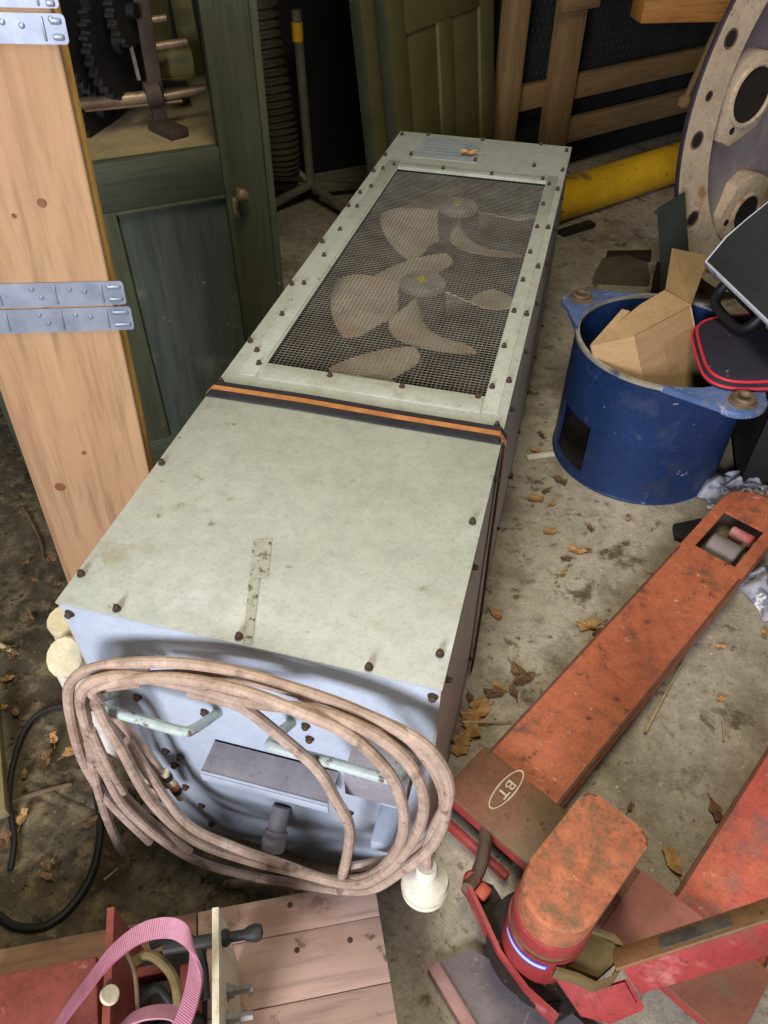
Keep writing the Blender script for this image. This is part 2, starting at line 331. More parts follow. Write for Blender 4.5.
# ================================================================ the grey fan cabinet
X0, X1, Y0, Y1, H = -0.598, -0.060, 0.524, 2.5, 0.684
cab = thing('fan_cabinet', ((X0 + X1) / 2, (Y0 + Y1) / 2, 0), 'long grey-green steel cabinet with a wire grille over its fans and rusty bolts', 'cabinet')
m = MB(); T = 0.004
m.box(((X0 + X1) / 2, (Y0 + Y1) / 2, 0.012), (X1 - X0, Y1 - Y0, 0.02))
m.box((X0 + T / 2, (Y0 + Y1) / 2, H / 2), (T, Y1 - Y0, H - 0.008)); m.box((X1 - T / 2, (Y0 + Y1) / 2, H / 2), (T, Y1 - Y0, H - 0.008))
m.box(((X0 + X1) / 2, Y1 - T / 2, H / 2), (X1 - X0 - 2 * T, T, H - 0.008))
m.build('side_panels', M['paint_side'], cab, 0)
m = MB(); m.box(((X0 + X1) / 2, Y0 + 0.002, H / 2 - 0.002), (X1 - X0, 0.004, H - 0.008), bevel=0.001); m.build('front_panel', M['paint_front'], cab)
YS = 1.045                                          # seam under the strap
m = MB(); m.box(((X0 + X1) / 2, (Y0 + YS) / 2, H - 0.002), (X1 - X0 + 0.004, YS - Y0 + 0.004, 0.004), bevel=0.001); m.build('top_cover', M['paint'], cab)
GX0, GX1, GY0, GY1 = -0.531, -0.107, 1.150, 2.194
m = MB(); zt = H - 0.002
for (a, b, c, d) in ((X0, X1, YS + 0.002, GY0), (X0, GX0, GY0, GY1), (GX1, X1, GY0, GY1), (X0, X1, GY1, Y1)):
    m.box(((a + b) / 2, (c + d) / 2, zt), (b - a, d - c, 0.004))
m.build('grille_frame', M['paint'], cab, 0)
m = MB()                                            # clamping strips raised on the frame
m.box(((GX0 + GX1) / 2, GY0 - 0.028, H + 0.001), (GX1 - GX0 - 0.002, 0.05, 0.003), bevel=0.001)
m.box((GX0 - 0.022, (GY0 + GY1) / 2, H + 0.001), (0.034, GY1 - GY0 + 0.1, 0.003), bevel=0.001)
m.box((GX1 + 0.016, (GY0 + GY1) / 2, H + 0.001), (0.028, GY1 - GY0 + 0.1, 0.003), bevel=0.001)
m.box(((GX0 + GX1) / 2, GY1 + 0.02, H + 0.001), (GX1 - GX0, 0.034, 0.003), bevel=0.001)
m.build('clamping_strips', M['paint'], cab)
m = MB(); p = 0.0086; wr = 0.00115
nx = int((GX1 - GX0) / p); ny = int((GY1 - GY0) / p)
for i in range(1, nx): x = GX0 + (GX1 - GX0) * i / nx; m.box((x, (GY0 + GY1) / 2, H - 0.006), (wr, GY1 - GY0, wr))
for j in range(1, ny): y = GY0 + (GY1 - GY0) * j / ny; m.box(((GX0 + GX1) / 2, y, H - 0.0075), (GX1 - GX0, wr, wr))
m.build('wire_mesh', M['wire'], cab, 0)
m = MB(); m.box(((X0 + X1) / 2, (Y0 + Y1) / 2 + 0.2, 0.36), (X1 - X0 - 0.012, 1.5, 0.01)); m.build('inner_shade_floor', M['inside'], cab, 0)  # dark plate added where the interior only lies in shade
m = MB(); m.box((X0 + 0.009, 1.67, 0.52), (0.006, 1.5, 0.3)); m.box((X1 - 0.009, 1.67, 0.52), (0.006, 1.5, 0.3)); m.box(((X0 + X1) / 2, 2.38, 0.52), (X1 - X0 - 0.02, 0.006, 0.3)); m.build('inner_shade_lining', M['inside'], cab, 0)  # dark linings likewise stand for the shade inside
FCX = -0.340
def blade_mesh(cx, cy, z, a):
    mb = MB()
    def fn(u, v):
        r = 0.05 + 0.178 * u; hw = 0.20 + 0.36 * math.sin(min(u * 1.25, 1) * PI / 2) - 0.12 * max(0, u - 0.75) * 4
        ang = a + (v - 0.5) * 2 * hw + 0.28 * u
        return V((cx + r * math.cos(ang), cy + r * math.sin(ang), z - (v - 0.5) * (0.085 - 0.03 * u)))
    mb.grid(fn, 10, 8); mb.thick(0.003); return mb
for fi, (fy, ph) in enumerate(((1.215, 1.57), (1.685, 3.25), (2.155, 3.55))):
    fan = MB(); fan.lathe((FCX, fy, 0.48), (0, 0, 1), [(0, 0), (0.058, 0), (0.060, 0.11), (0.055, 0.122)], 32); fan = fan.build('fan', M['hubside'], cab)
    hb = MB(); hb.lathe((FCX, fy, 0.60), (0, 0, 1), [(0.0, 0.016), (0.048, 0.016), (0.056, 0.010), (0.057, 0.0), (0, 0)], 32); hb.build('hub', M['hub'], fan)
    hm = MB(); hm.lathe((FCX - .004, fy, 0.616), (0, 0, 1), [(0, 0.004), (0.012, 0.004), (0.014, 0), (0, 0)], 7); hm.build('hub_mark', M['yellow_mark'], fan)
    for k in range(4): blade_mesh(FCX, fy, 0.555, ph + k * PI / 2).build('blade', M['blade'], fan)
    st = MB()
    for k in range(3):
        a = 0.6 + k * 2.1; d = V((math.cos(a), math.sin(a), 0)); e = V((FCX, fy, 0.47)) + d * 0.2
        st.bar(V((FCX, fy, 0.47)) + d * 0.05, e, 0.02, 0.012)
    st.box((FCX, fy, 0.42), (0.10, 0.10, 0.10), bevel=0.006); st.build('motor_mount', M['hubside'], fan)
# bolts (rust-brown hex bolts on washers)
def bolt_bm(p, n, r=0.0044):
    mb = MB(); u, v, w = rotm(n, (0, 0, 1) if abs(V(n).z) < .9 else (0, 1, 0)); p = V(p)
    mb.lathe(p, w, [(r * 1.35, 0), (r * 1.35, 0.0015), (0, 0.0015)], 12); mb.lathe(p, w, [(r, 0.0015), (r, 0.0065), (r * 0.75, 0.008), (0, 0.008)], 6); return mb
TOPB = [(249,341),(257,351),(259,364),(282,315),(291,284),(304,284),(322,242),(324,256),(340,230),(348,206),(357,207),(360,193),(371,187),(372,171),(383,169),(385,155),(394,165),(402,134.5),(411,154.5),(428,135),(443,169),(491.5,174.6),(475,160.5),(482.5,140),(330,376),(402,387),(492,387.5),(509,381),(504,347),(514,312),(542.5,179.6),(549,185),(557.6,189.6),(543,205),(537,227.7),(548,228),(530,253),(538,267),(522.7,281),(513.8,312),(526.4,314.5),(562.5,170.7),(566.5,151),(534,166),(541,144),(472.5,522),(440,654),(369,667.5),(239,637),(117,609),(80,574),(161,463),(497,425.6),(478,397),(221,381.5)]
b0 = None
for (u, v) in TOPB:
    q = at(u, v, H + 0.002)
    q.x = min(max(q.x, X0 + 0.008), X1 - 0.008); q.y = min(q.y, Y1 - 0.008)
    if b0 is None: b0 = bolt_bm(q, (0, 0, 1)).build('bolt', M['rust'], cab); bq = q
    else: o = b0.copy(); C.objects.link(o); o.parent = cab; o.location = q - bq
f0 = None
for (u, v) in [(70,613),(433,696),(138,696),(205,711),(166,750),(181,756),(175,764),(186,786),(202,805),(306,725),(310,738),(386,757),(212,823),(350,812)]:
    q = aty(u, v, Y0); q.x = min(max(q.x, X0 + 0.008), X1 - 0.008)
    if f0 is None: f0 = bolt_bm(q, (0, -1, 0), 0.0054).build('bolt', M['rust'], cab); fq = q
    else: o = f0.copy(); C.objects.link(o); o.parent = cab; o.location = q - fq
s0 = None
for k in range(10):
    for z in (0.63, 0.10):
        q = V((X1, Y0 + 0.05 + k * 0.208, z))
        if s0 is None: s0 = bolt_bm(q, (1, 0, 0), 0.0042).build('bolt', M['rust'], cab); sq = q
        else: o = s0.copy(); C.objects.link(o); o.parent = cab; o.location = q - sq
# front fittings: two bent handles, channel bracket, gland, terminal box, angle piece
for pts in (((118, 692), (86, 704), (188, 733), (219, 712)), ((292, 722), (268, 745), (397, 781), (414, 757))):
    a, d = aty(*pts[0], Y0 + .002), aty(*pts[3], Y0 + .002); b, c = aty(*pts[1], 0.452), aty(*pts[2], 0.452)
    pp = spline([a, a.lerp(b, .8), b.lerp(c, .07), b.lerp(c, .5), c.lerp(b, .07), d.lerp(c, .8), d], 6)
    MB().tube(pp, 0.0075, 12).build('handle', M['handle'], cab)
def frontbox(uv, w, d, h, name, m_):                 # a box on the front face whose near top left edge sits at uv
    p = aty(uv[0], uv[1], Y0 - d); mb = MB(); mb.box((p.x + w / 2, Y0 - d / 2, p.z - h / 2), (w, d, h), bevel=0.002); return mb.build(name, m_, cab)
BY = .465; pa, pb = aty(198, 768, BY), aty(328, 810, BY); w_ = pb.x - pa.x
mb = MB(); zc = (pa.z + pb.z) / 2
mb.box(((pa.x + pb.x) / 2, (Y0 + BY) / 2, zc - .002), (w_, Y0 - BY, 0.004), bevel=0.001, mi=1)
mb.box(((pa.x + pb.x) / 2, BY + .002, zc - 0.012), (w_, 0.004, 0.026), bevel=0.001); mb.box(((pa.x + pb.x) / 2, 0.522, zc - 0.03), (w_, 0.004, 0.06))
mb.build('channel_bracket', [M['paint_front'], M['speckle']], cab)
mb = MB(); q = aty(272, 851, 0.46); g = V((0.0, -0.80, -0.60)).normalized(); q0 = q - g * 0.0
mb.tube([q0 - g * 0.075, q0 - g * 0.03], 0.016, 20); mb.lathe(q0 - g * 0.035, g, [(0, 0), (0.019, 0), (0.021, 0.004), (0.021, 0.03), (0.019, 0.034), (0.012, 0.034), (0.011, 0.01), (0, 0.01)], 14); mb.build('cable_gland', M['speckle'], cab)
mb = MB(); q1 = aty(352, 752, 0.50); q2 = aty(408, 800, 0.47)
mb.box(((q1.x + q2.x) / 2, (Y0 + 0.46) / 2, q2.z + 0.02), (q2.x - q1.x, Y0 - 0.46, 0.06), bevel=0.002); mb.build('terminal_box', M['speckle'], cab)
mb = MB(); q = aty(384, 838, 0.48); mb.box((q.x, Y0 - 0.03, q.z), (0.035, 0.06, 0.03), bevel=0.002); mb.build('cable_clamp', M['paint_front'], cab)
# name plate at the far end: aluminium label with faint printed lines
mb = MB(); c1, c2, c3, c4 = [at(u, v, H + 0.0005) for (u, v) in ((424, 137), (482, 142), (475, 163), (412, 157))]
mb.prism([c4, c3, c2, c1], (0, 0, 0.0015)); lp = mb.build('label_plate', mat('grey_label', (158, 164, 162), (150, 156, 152), 0.45, scale=20), cab, 0)
mb = MB()
for k in range(6):
    t = 0.12 + k * 0.14; a = c1.lerp(c4, t); b = c2.lerp(c3, t); L = (0.5, 0.8, 0.35, 0.72, 0.6, 0.8)[k]
    a2, b2 = a.lerp(b, 0.08), a.lerp(b, 0.08 + L); z = V((0, 0, 0.0023)); mb.bar(a2 + z, b2 + z, 0.006, 0.0006)
mb.build('printed_lines', mat('faded_print', (130, 138, 146), None, 0.6), lp, 0)
# old tape residue streak
mb = MB(); c = [at(u, v, H + 0.0008) for (u, v) in ((253, 541), (272, 539), (268, 578), (250, 579))]; mb.prism(c[::-1], (0, 0, 0.0006))
c = [at(u, v, H + 0.0008) for (u, v) in ((249, 579), (260, 579), (252, 645), (243, 643))]; mb.prism(c[::-1], (0, 0, 0.0006))
mb.build('tape_residue', mat('old_tape_residue', (164, 163, 148), (156, 154, 138), 0.8, scale=30, spots=((70, .54, .62, (84, 80, 64)), (26, .6, .66, (110, 106, 88)))), cab, 0)

# ---------------------------------------------------------------- strap round the cabinet
ys = 1.038; hb = 0.006
side = [V((X1 + 0.006, ys, H - 0.01)), V((X1 + 0.007, ys, .45)), V((X1 + 0.010, ys - .004, .22)), V((X1 + 0.008, ys - .006, .02))]
line = [V((X0 - 0.005, ys, 0.02)), V((X0 - 0.005, ys, H - 0.004)), V((X0 + 0.004, ys, H + hb)), V((X0 + .18, ys + .002, H + hb + .001)), V((X0 + .36, ys, H + hb)), V((X1 - 0.004, ys, H + hb))] + side
wid = [V((0, 0.042, 0))] * 10
strap = MB().ribbon(line, wid, 0.003).build('ratchet_strap', M['strap']); tag(strap, 'black webbing strap with an orange centre stripe wrapped across the grey cabinet', 'strap')
off = [V((-.003, 0, 0)), V((-.003, 0, 0)), V((0, 0, .0025))] + [V((0, 0, .0025))] * 3 + [V((.0025, 0, 0))] * 4
MB().ribbon([l + o for l, o in zip(line, off)], [w * 0.28 for w in wid], 0.001).build('stripe', M['orange'], strap)

# ---------------------------------------------------------------- cable coil hung on the handles
cabl = thing('power_cable', (-0.3, 0.44, 0), 'coiled thick tan rubber cable hung on the front handles of the grey cabinet', 'cable')
def strand(uvy, r=0.0079, name='cable_loop'):
    return MB().tube(spline([aty(u, v, y) for (u, v, y) in uvy], 8), r, 10).build(name, M['cable'], cabl)
strand([(150,842,.44),(108,800,.445),(84,762,.44),(72,722,.43),(70,685,.44),(95,668,.46),(150,662,.475),(220,668,.475),(300,690,.47),(355,710,.465),(405,735,.46),(438,772,.45),(446,810,.44),(432,845,.43),(400,872,.42),(365,890,.42),(310,885,.425),(250,876,.43),(200,862,.435),(160,838,.43),(120,800,.43),(98,750,.43),(85,715,.43),(92,684,.45),(150,674,.48)])
strand([(190,852,.44),(140,812,.445),(100,765,.445),(84,718,.425),(84,688,.43),(120,676,.455),(180,684,.465),(250,702,.46),(320,712,.45),(375,735,.445),(412,768,.44),(424,805,.43),(412,842,.425),(385,872,.41),(352,884,.41),(300,873,.42),(240,858,.425),(190,838,.43),(150,800,.43),(122,750,.43),(100,712,.43),(98,690,.45),(140,682,.475)])
strand([(100,700,.44),(92,690,.435),(110,683,.447),(170,678,.46),(240,690,.45),(300,712,.44),(352,737,.435),(392,778,.43),(404,820,.42),(395,852,.42),(370,876,.415),(330,880,.42),(282,864,.425),(236,848,.43),(190,826,.44),(160,790,.45),(128,740,.455)])
strand([(150,676,.47),(230,676,.48),(310,696,.48),(372,722,.47),(420,752,.46),(443,790,.45),(440,822,.45),(418,850,.44),(380,862,.44),(345,868,.44)])
strand([(86,716,.44),(96,780,.44),(112,830,.44),(135,872,.44),(170,888,.44),(230,884,.44),(290,884,.43),(340,890,.415)], .008)
strand([(190,692,.47),(240,706,.46),(285,740,.448),(318,770,.44),(336,800,.435),(349,825,.43),(348,850,.425),(341,882,.42)], .008)
strand([(105,716,.46),(118,735,.46),(137,770,.46),(152,790,.465)], .007)
strand([(115,716,.465),(135,738,.465),(156,765,.47),(168,785,.475)], .007)
strand([(92,730,.425),(108,765,.42),(124,792,.43)], .006)
last = strand([(300,694,.478),(352,712,.474),(396,728,.466),(428,748,.455),(446,775,.445),(448,800,.44),(436,825,.44),(428,845,.435),(427,868,.43)])
for (a, b) in (((150,778,.462),(168,803,.468)), ((164,772,.472),(181,797,.478))):     # taped ends with coloured bands
    P, Q = aty(*a), aty(*b); d = Q - P; we = MB().tube([P, Q], 0.0078, 10).build('wire_end', M['cream_pl'], cabl)
    for t, mm in ((0.08, 'black'), (0.45, 'orange'), (0.62, 'black')): MB().tube([P + d * t, P + d * (t + 0.16)], 0.0084, 10).build('colour_band', M[mm], we)
g = V((0.02, -0.15, -1)).normalized(); pp = aty(427, 866, .43)
plug = MB().lathe(pp, g, [(0, 0), (0.014, 0), (0.016, 0.004), (0.016, 0.024), (0.024, 0.030), (0.033, 0.034), (0.0345, 0.040), (0.0345, 0.064), (0.031, 0.07), (0, 0.07)], 32).build('plug', M['white_pl'], cabl)
tag(plug, 'round white plug with dusty shoulder')
MB().lathe(pp, g, [(0.0345, 0.046), (0.036, 0.048), (0.036, 0.052), (0.0345, 0.054)], 32).build('plug_ring', M['cream_pl'], plug)

# white plastic duct on the cabinet's left side: two elbows leaving the side, the near one with a broad cap
for (T_, r, zl, nm) in ((aty(68, 657, .535), .032, .34, 'capped_duct'), (aty(66, 622, .600), .028, .44, 'side_duct')):
    px, py = min(T_.x, X0 - r - .004), T_.y; T_.x = px; path = spline([T_ - V((0, 0, .012)), T_ - V((0, 0, .10)), V((px, py, zl)), V((px + .012, py, zl - .05)), V((X0 + .002, py, zl - .075))], 8)
    d_ = MB().tube(path, r * .84, 24).build(nm, M['white_pl'], cab)
    tl = V((-.12, -.55, .8)).normalized() if nm == 'capped_duct' else V((-.05, -.15, 1)).normalized(); dn_ = -tl
    MB().lathe(T_ + tl * .012, dn_, [(0, 0), (r * .93, 0), (r, .003), (r * 1.02, .012), (r * 1.0, .030), (r * .86, .036)], 14).build('end_cap', M['cream_pl'], d_)
    MB().lathe(T_ + tl * .010, dn_, [(r * .9, .030), (r * 1.06, .034), (r * 1.06, .052), (r * .86, .060)], 24).build('collar', M['white_pl'], d_)

# ================================================================ folded pallet collar
PD = V((0.917, 0.399, 0)).normalized(); PN = V((0.399, -0.917, 0)).normalized()
foot = V((-0.660, 0.826, 0)); PU = (PLK).normalized(); PD2 = (PD - PU * PD.dot(PU)).normalized(); PN2 = PU.cross(PD2) * -1
if PN2.dot(PN) < 0: PN2 = -PN2
PW, PH = 0.197, 1.35
col = thing('pallet_collar', foot - PD * PW / 2, 'folded pale pine pallet collar with galvanised hinges standing left of the cabinet', 'pallet collar')
def pp2(s, z, n=0): return foot - PD2 * s + PU * z + PN2 * n      # s = distance left of the right edge
ax = (PD2, PN2, PU)
bd = MB().prism([pp2(a, 0, n) for a, n in ((0, -.0205), (0, -.002), (.002, -.0005), (PW - .013, -.0005), (PW, -.012), (PW, -.0205))], PU * PH).build('board', M['pine'], col, 20)
MB().box(pp2(PW / 2 - .003, PH / 2, -0.033), (PW, 0.020, PH), ax, 0.0025).build('board', M['pine_y'], col)
for (u, v, r, rx) in ((42, 203, .0055, 1.3), (14, 216, .003, 1), (60, 487, .008, 1), (84, 453, .0035, 1)):
    q = onp(u, v, pp2(0, 0, 0), PN2); MB().lathe(q - PN2 * .0006, PN2, [(0, .0010), (r * .55, .0011), (r * .6, .0008), (r, .0010), (r * 1.15, 0)], 20).build('knot', M['knot'], bd)
def hinge_leaf(ztop, zbot, sr, long=0.30):
    """pressed steel strip lying on the board face, its rounded end passing the board's right edge by sr"""
    mb = MB(); h = ztop - zbot; zc = (ztop + zbot) / 2
    prof = []
    for k in range(9): a = PI / 2 * k / 8; r = 0.005; prof.append((sr - r + r * math.sin(a), h / 2 - r + r * math.cos(a)))
    pts = [(-long, h / 2)] + prof + [(x, -y) for (x, y) in prof[::-1]] + [(-long, -h / 2)]
    mb.prism([pp2(-x, zc + y, 0.0005) for (x, y) in pts], PN2 * 0.0016)
    for s in (0.012, 0.075, 0.15): mb.bar(pp2(s, zc + h * .40, 0.002), pp2(s, zc - h * .40, 0.002), 0.003, 0.0035, PN2, 0.001)   # pressed ribs
    for (s, o_) in ((-0.013, .26), (-0.013, -.26)): mb.bar(pp2(0.004, zc + h * o_, 0.002), pp2(-sr + .004, zc + h * o_, 0.002), 0.007, 0.006, PN2, 0.0025)
    rv = mb
    for s, o_ in ((0.035, .1), (0.095, -.1), (0.002, .32), (0.055, .2), (0.105, .25)): rv.lathe(pp2(s, zc + h * o_, 0.002), PN2, [(0.0035, 0), (0.0033, .001), (0.002, .002), (0, .0022)], 12)
    mb.build('hinge_leaf', M['galv'], col)
zz = lambda u, v: (onp(u, v, pp2(0, 0, 0), PN2) - foot).dot(PU)
hinge_leaf(zz(100, 281), zz(100, 304.5), 0.019); hinge_leaf(zz(100, 306.5), zz(100, 330), 0.023)
hinge_leaf(zz(50, -14), zz(50, 8), 0.010); hinge_leaf(zz(50, 13), zz(50, 44), 0.013)

# ================================================================ green clock case
E0 = V((-0.745, 1.77, 0)); CW, CD, CHT = 0.78, 0.52, 1.60
def cp(s, z, n=0): return E0 - CASE_D * s + V((0, 0, z)) + CASE_N * n           # s leftwards from the right edge
def cq(u, v, n=0):
    q = onp(u, v, cp(0, 0, n), CASE_N) - E0; return (-q.dot(CASE_D), q.z)
cax = (CASE_D, CASE_N, V((0, 0, 1)))
case = thing('clock_case', cp(CW / 2, 0, -CD / 2), 'dark green panelled wooden cabinet with open top half beside the pine boards', 'cabinet')
sR = cq(208, 70)[0]; zs = cq(150, 157)[1]; zr = cq(180, 202)[1]; sP = cq(235, 195)[0]
def cbox(s0, s1, z0, z1, n0, n1, name, mm, par=case, bev=0.003):
    return MB().box(cp((s0 + s1) / 2, (z0 + z1) / 2, (n0 + n1) / 2), (abs(s1 - s0), abs(n1 - n0), abs(z1 - z0)), cax, bev).build(name, mm, par)
cbox(0, sR, 0, CHT, -.03, 0, 'stile', M['green_v']); cbox(CW - .10, CW, 0, CHT, -.03, 0, 'stile', M['green_v'])
cbox(-0.002, 0.016, 0, CHT, -.034, .008, 'corner_moulding', M['green_v'])
cbox(sR, CW - .1, zr, zs, -.03, 0, 'rail', M['green_h']); cbox(sR, CW - .1, 0, .10, -.03, 0, 'rail', M['green_h']); cbox(sR, CW - .1, CHT - .1, CHT, -.03, 0, 'rail', M['green_h'])
sL = cq(117, 218)[0]; cbox(sL, CW - .1, .10, zr, -.03, 0, 'stile', M['green_v'])
cbox(sR, sL, .10, zr, -.024, -.012, 'panel', M['green_p'], bev=0)
cbox(sR, sL, zr - .010, zr, -.02, .003, 'panel_moulding', M['green_h'], bev=.003)
cbox(0, .02, 0, CHT, -CD, -.03, 'side_panel', M['green_v']); cbox(CW - .02, CW, 0, CHT, -CD, -.03, 'side_panel', M['green_v'])
cbox(0.02, CW - .02, zs - .03, zs - .004, -CD, -.03, 'shelf', M['sill'], bev=0)
cbox(0.02, CW - .02, CHT - .02, CHT, -CD, -.03, 'top_board', M['green_v'], bev=0)
kz = cq(238, 190); kn = MB(); kn.lathe(cp(kz[0], kz[1], 0), CASE_N, [(0.006, 0), (0.006, .018), (0.012, .024), (0.0165, .033), (0.015, .044), (0.008, .049), (0, .05)], 20); kn.build('door_knob', M['shaft'], case)
e1_ = cq(236, 208); ep = MB(); ep.box(cp(e1_[0], e1_[1], .001), (0.016, .003, .052), cax, .001); ep.lathe(cp(e1_[0], e1_[1] - .012, .002), CASE_N, [(0.007, 0), (0.006, .003), (0, .0035)], 14); ep.build('keyhole_plate', M['bush'], case)

# turret clock movement standing on the shelf inside the case
NB = -0.20
def mp(u, v, n=NB): return onp(u, v, cp(0, 0, n), CASE_N)
zsh = zs - 0.004
clock = thing('clock_movement', cp(0.38, zsh, NB), 'dark iron clock movement with gears and steel rods inside the open green cabinet', 'clockwork')
a = mp(132, -60); b = mp(163, 135); a.z = max(a.z, b.z + .5); b.z = zsh + .004
MB().bar(a, b, .034, .022, CASE_N, .002).build('frame_post', M['browniron'], clock)
b2 = mp(172, 143, NB + .05); b2.z = zsh + .012; MB().bar(V((b.x, b.y, zsh + .012)) - CASE_D * .01, b2 + CASE_D * .015 + CASE_N * .05, .05, .020, (0, 0, 1), .003).build('foot', M['browniron'], clock)
for (p, q, r) in (((40, 108), (146, 97), .014), ((152, 99), (205, 89), .010), ((138, 22), (166, 18), .008), ((142, 49), (187, 42), .010), ((40, 115), (182, 101), .004)):
    MB().tube([mp(*p), mp(*q)], r, 14).build('shaft', M['shaft'], clock)
MB().tube([mp(146, 96, NB), mp(160, 93, NB)], .030, 18).build('collar', M['browniron'], clock)
MB().bar(mp(112, -30, NB + .03), mp(139, 80, NB + .03), .008, .008, CASE_N).build('rod', M['steel'], clock)
def gear(u, v, r, n, teeth):
    c = mp(u, v, n); mb = MB(); pts = []
    axd = CASE_D; x = CASE_N; y = V((0, 0, 1))                       # wheels stand edge-on, axles along the case front
    axd = (CASE_D * .8 + CASE_N * .6).normalized(); x = axd.cross(y).normalized()
    for k in range(teeth * 4):
        a_ = 2 * PI * k / (teeth * 4); rr = r if k % 4 in (0, 1) else r * .9; pts.append(c + x * math.cos(a_) * rr + y * math.sin(a_) * rr)
    mb.prism(pts, axd * .022); mb.tube([c - axd * .02, c + axd * .04], r * .22, 14); mb.build('gear', M['dull'], clock)
gear(84, 20, .15, NB - .03, 36); gear(108, 40, .12, NB - .02, 30); gear(92, 110, .08, NB - .06, 24); gear(120, 10, .07, NB + .01, 20)
MB().bar(mp(60, 90, NB - .1), mp(66, -40, NB - .1), .03, .03, CASE_N).bar(mp(125, 100, NB - .06), mp(118, -40, NB - .06), .02, .02, CASE_N).build('arbor_frame', M['dull'], clock)
MB().tube([mp(146, 64, NB - .08), mp(190, 62, NB - .08)], .040, 20).build('cylinder', M['olive'], clock)
MB().bar(mp(146, 74, NB - .08), mp(192, 70, NB - .08), .06, .02, (0, 0, 1), .002).build('cylinder_bracket', M['olive'], clock)
MB().bar(mp(150, -40, NB - .16), mp(162, 40, NB - .16), .02, .05, CASE_D).bar(mp(172, -40, NB - .14), mp(205, 128, NB - .14), .02, .05, CASE_D).build('back_plate', M['olive'], clock)
MB().tube([mp(168, 133, NB - .04), mp(226, 128, NB - .04)], .022, 16).build('roller', M['browniron'], clock)

# ================================================================ dark corner: stand, hose
SP = V((-1.262, 3.455, 0))
stand = thing('floor_stand', SP, 'dull grey pole with yellow tape on a splayed star foot in the dark corner', 'stand')
jz = .10; J = V((SP.x, SP.y, jz)); ptop = aty(296, 10, SP.y)
MB().tube([J, V((ptop.x, ptop.y, ptop.z))], .021, 16).build('pole', M['greypole'], stand)
t1, t2 = aty(298, 41, SP.y), aty(297, 22, SP.y); MB().tube([t1, t2], .0235, 16).build('yellow_tape', M['yellow'], stand)
for a in (-.55, .75, 3.05, -2.25, 1.9):
    d = V((math.cos(a), math.sin(a), 0)); lg = MB().bar(J, J + d * .36 - V((0, 0, .075)), .032, .028, (0, 0, 1), .004).build('leg', M['greypole'], stand)
    MB().lathe(J + d * .35 - V((0, 0, .10)), (0, 0, 1), [(0, 0), (.016, 0), (.018, .02), (.014, .028), (0, .028)], 14).build('glide', M['black'], lg)
MB().tube([J + V((-.02, 0, .02)), J + V((-.50, -.10, .42))], .018, 12).build('brace', M['greypole'], stand)
hp = spline([aty(262, -60, 3.40), aty(272, 20, 3.40), aty(283, 90, 3.38), aty(291, 140, 3.36), aty(293, 175, 3.36)], 30)
mb = MB(); rr = [(.085 if (i // 2) % 2 == 0 else .074) * (1 if i < len(hp) - 6 else .95) for i in range(len(hp))]
hp = [q - V((.055, 0, 0)) for q in hp]; mb.tube(hp, rr, 20); hs = mb.build('extraction_hose', M['hose'], smooth=20); tag(hs, 'dark ribbed flexible hose hanging beside the yellow-taped pole', 'hose')

# ================================================================ olive doors leaning in the back
DD = V((0.315, 0.949, 0)).normalized(); DN = V((0.949, -0.315, 0)).normalized(); LE = 0.125
DU = (V((0, 0, 1)) * math.cos(LE) - DN * math.sin(LE)); DNN = (DN * math.cos(LE) + V((0, 0, 1)) * math.sin(LE))
def door(base, wdt, hgt, label, panels=True):
    t = thing('panel_door', base + DD * wdt / 2, label, 'door')
    def q(s, z, n): return base + DD * s + DU * z + DNN * n
    dax = (DD, DNN, DU)
    def bx(s0, s1, z0, z1, n0, n1, nm, mm): MB().box(q((s0 + s1) / 2, (z0 + z1) / 2, (n0 + n1) / 2), (s1 - s0, n1 - n0, z1 - z0), dax, .003).build(nm, mm, t)
    sw = .11
    bx(0, sw, 0, hgt, -.04, 0, 'stile', M['olive']); bx(wdt - sw, wdt, 0, hgt, -.04, 0, 'stile', M['olive']); bx(wdt / 2 - .05, wdt / 2 + .05, .2, .86, -.04, 0, 'muntin', M['olive']); bx(wdt / 2 - .05, wdt / 2 + .05, 1.16, hgt - .12, -.04, 0, 'muntin', M['olive'])
    for (z0, z1) in ((0, .2), (.86, 1.16), (hgt - .12, hgt)): bx(sw, wdt - sw, z0, z1, -.04, 0, 'rail', M['olive'])
    for (s0, s1) in ((sw, wdt / 2 - .05), (wdt / 2 + .05, wdt - sw)):
        for (z0, z1) in ((.2, .86), (1.16, hgt - .12)): bx(s0, s1, z0, z1, -.028, -.012, 'panel', M['olive'])
    bx(-.003, 0, 0, hgt, -.04, 0, 'edge', M['olive_dk']); bx(wdt, wdt + .004, 0, hgt, -.04, 0, 'edge', M['olive_dk'])
door(V((-.622, 2.80, 0)), .76, 1.95, 'olive green panelled door in front, leaning behind the cabinet end')
door(V((-.695, 2.745, 0)), .74, 1.98, 'olive green door behind the front door, only its near edge strip showing')

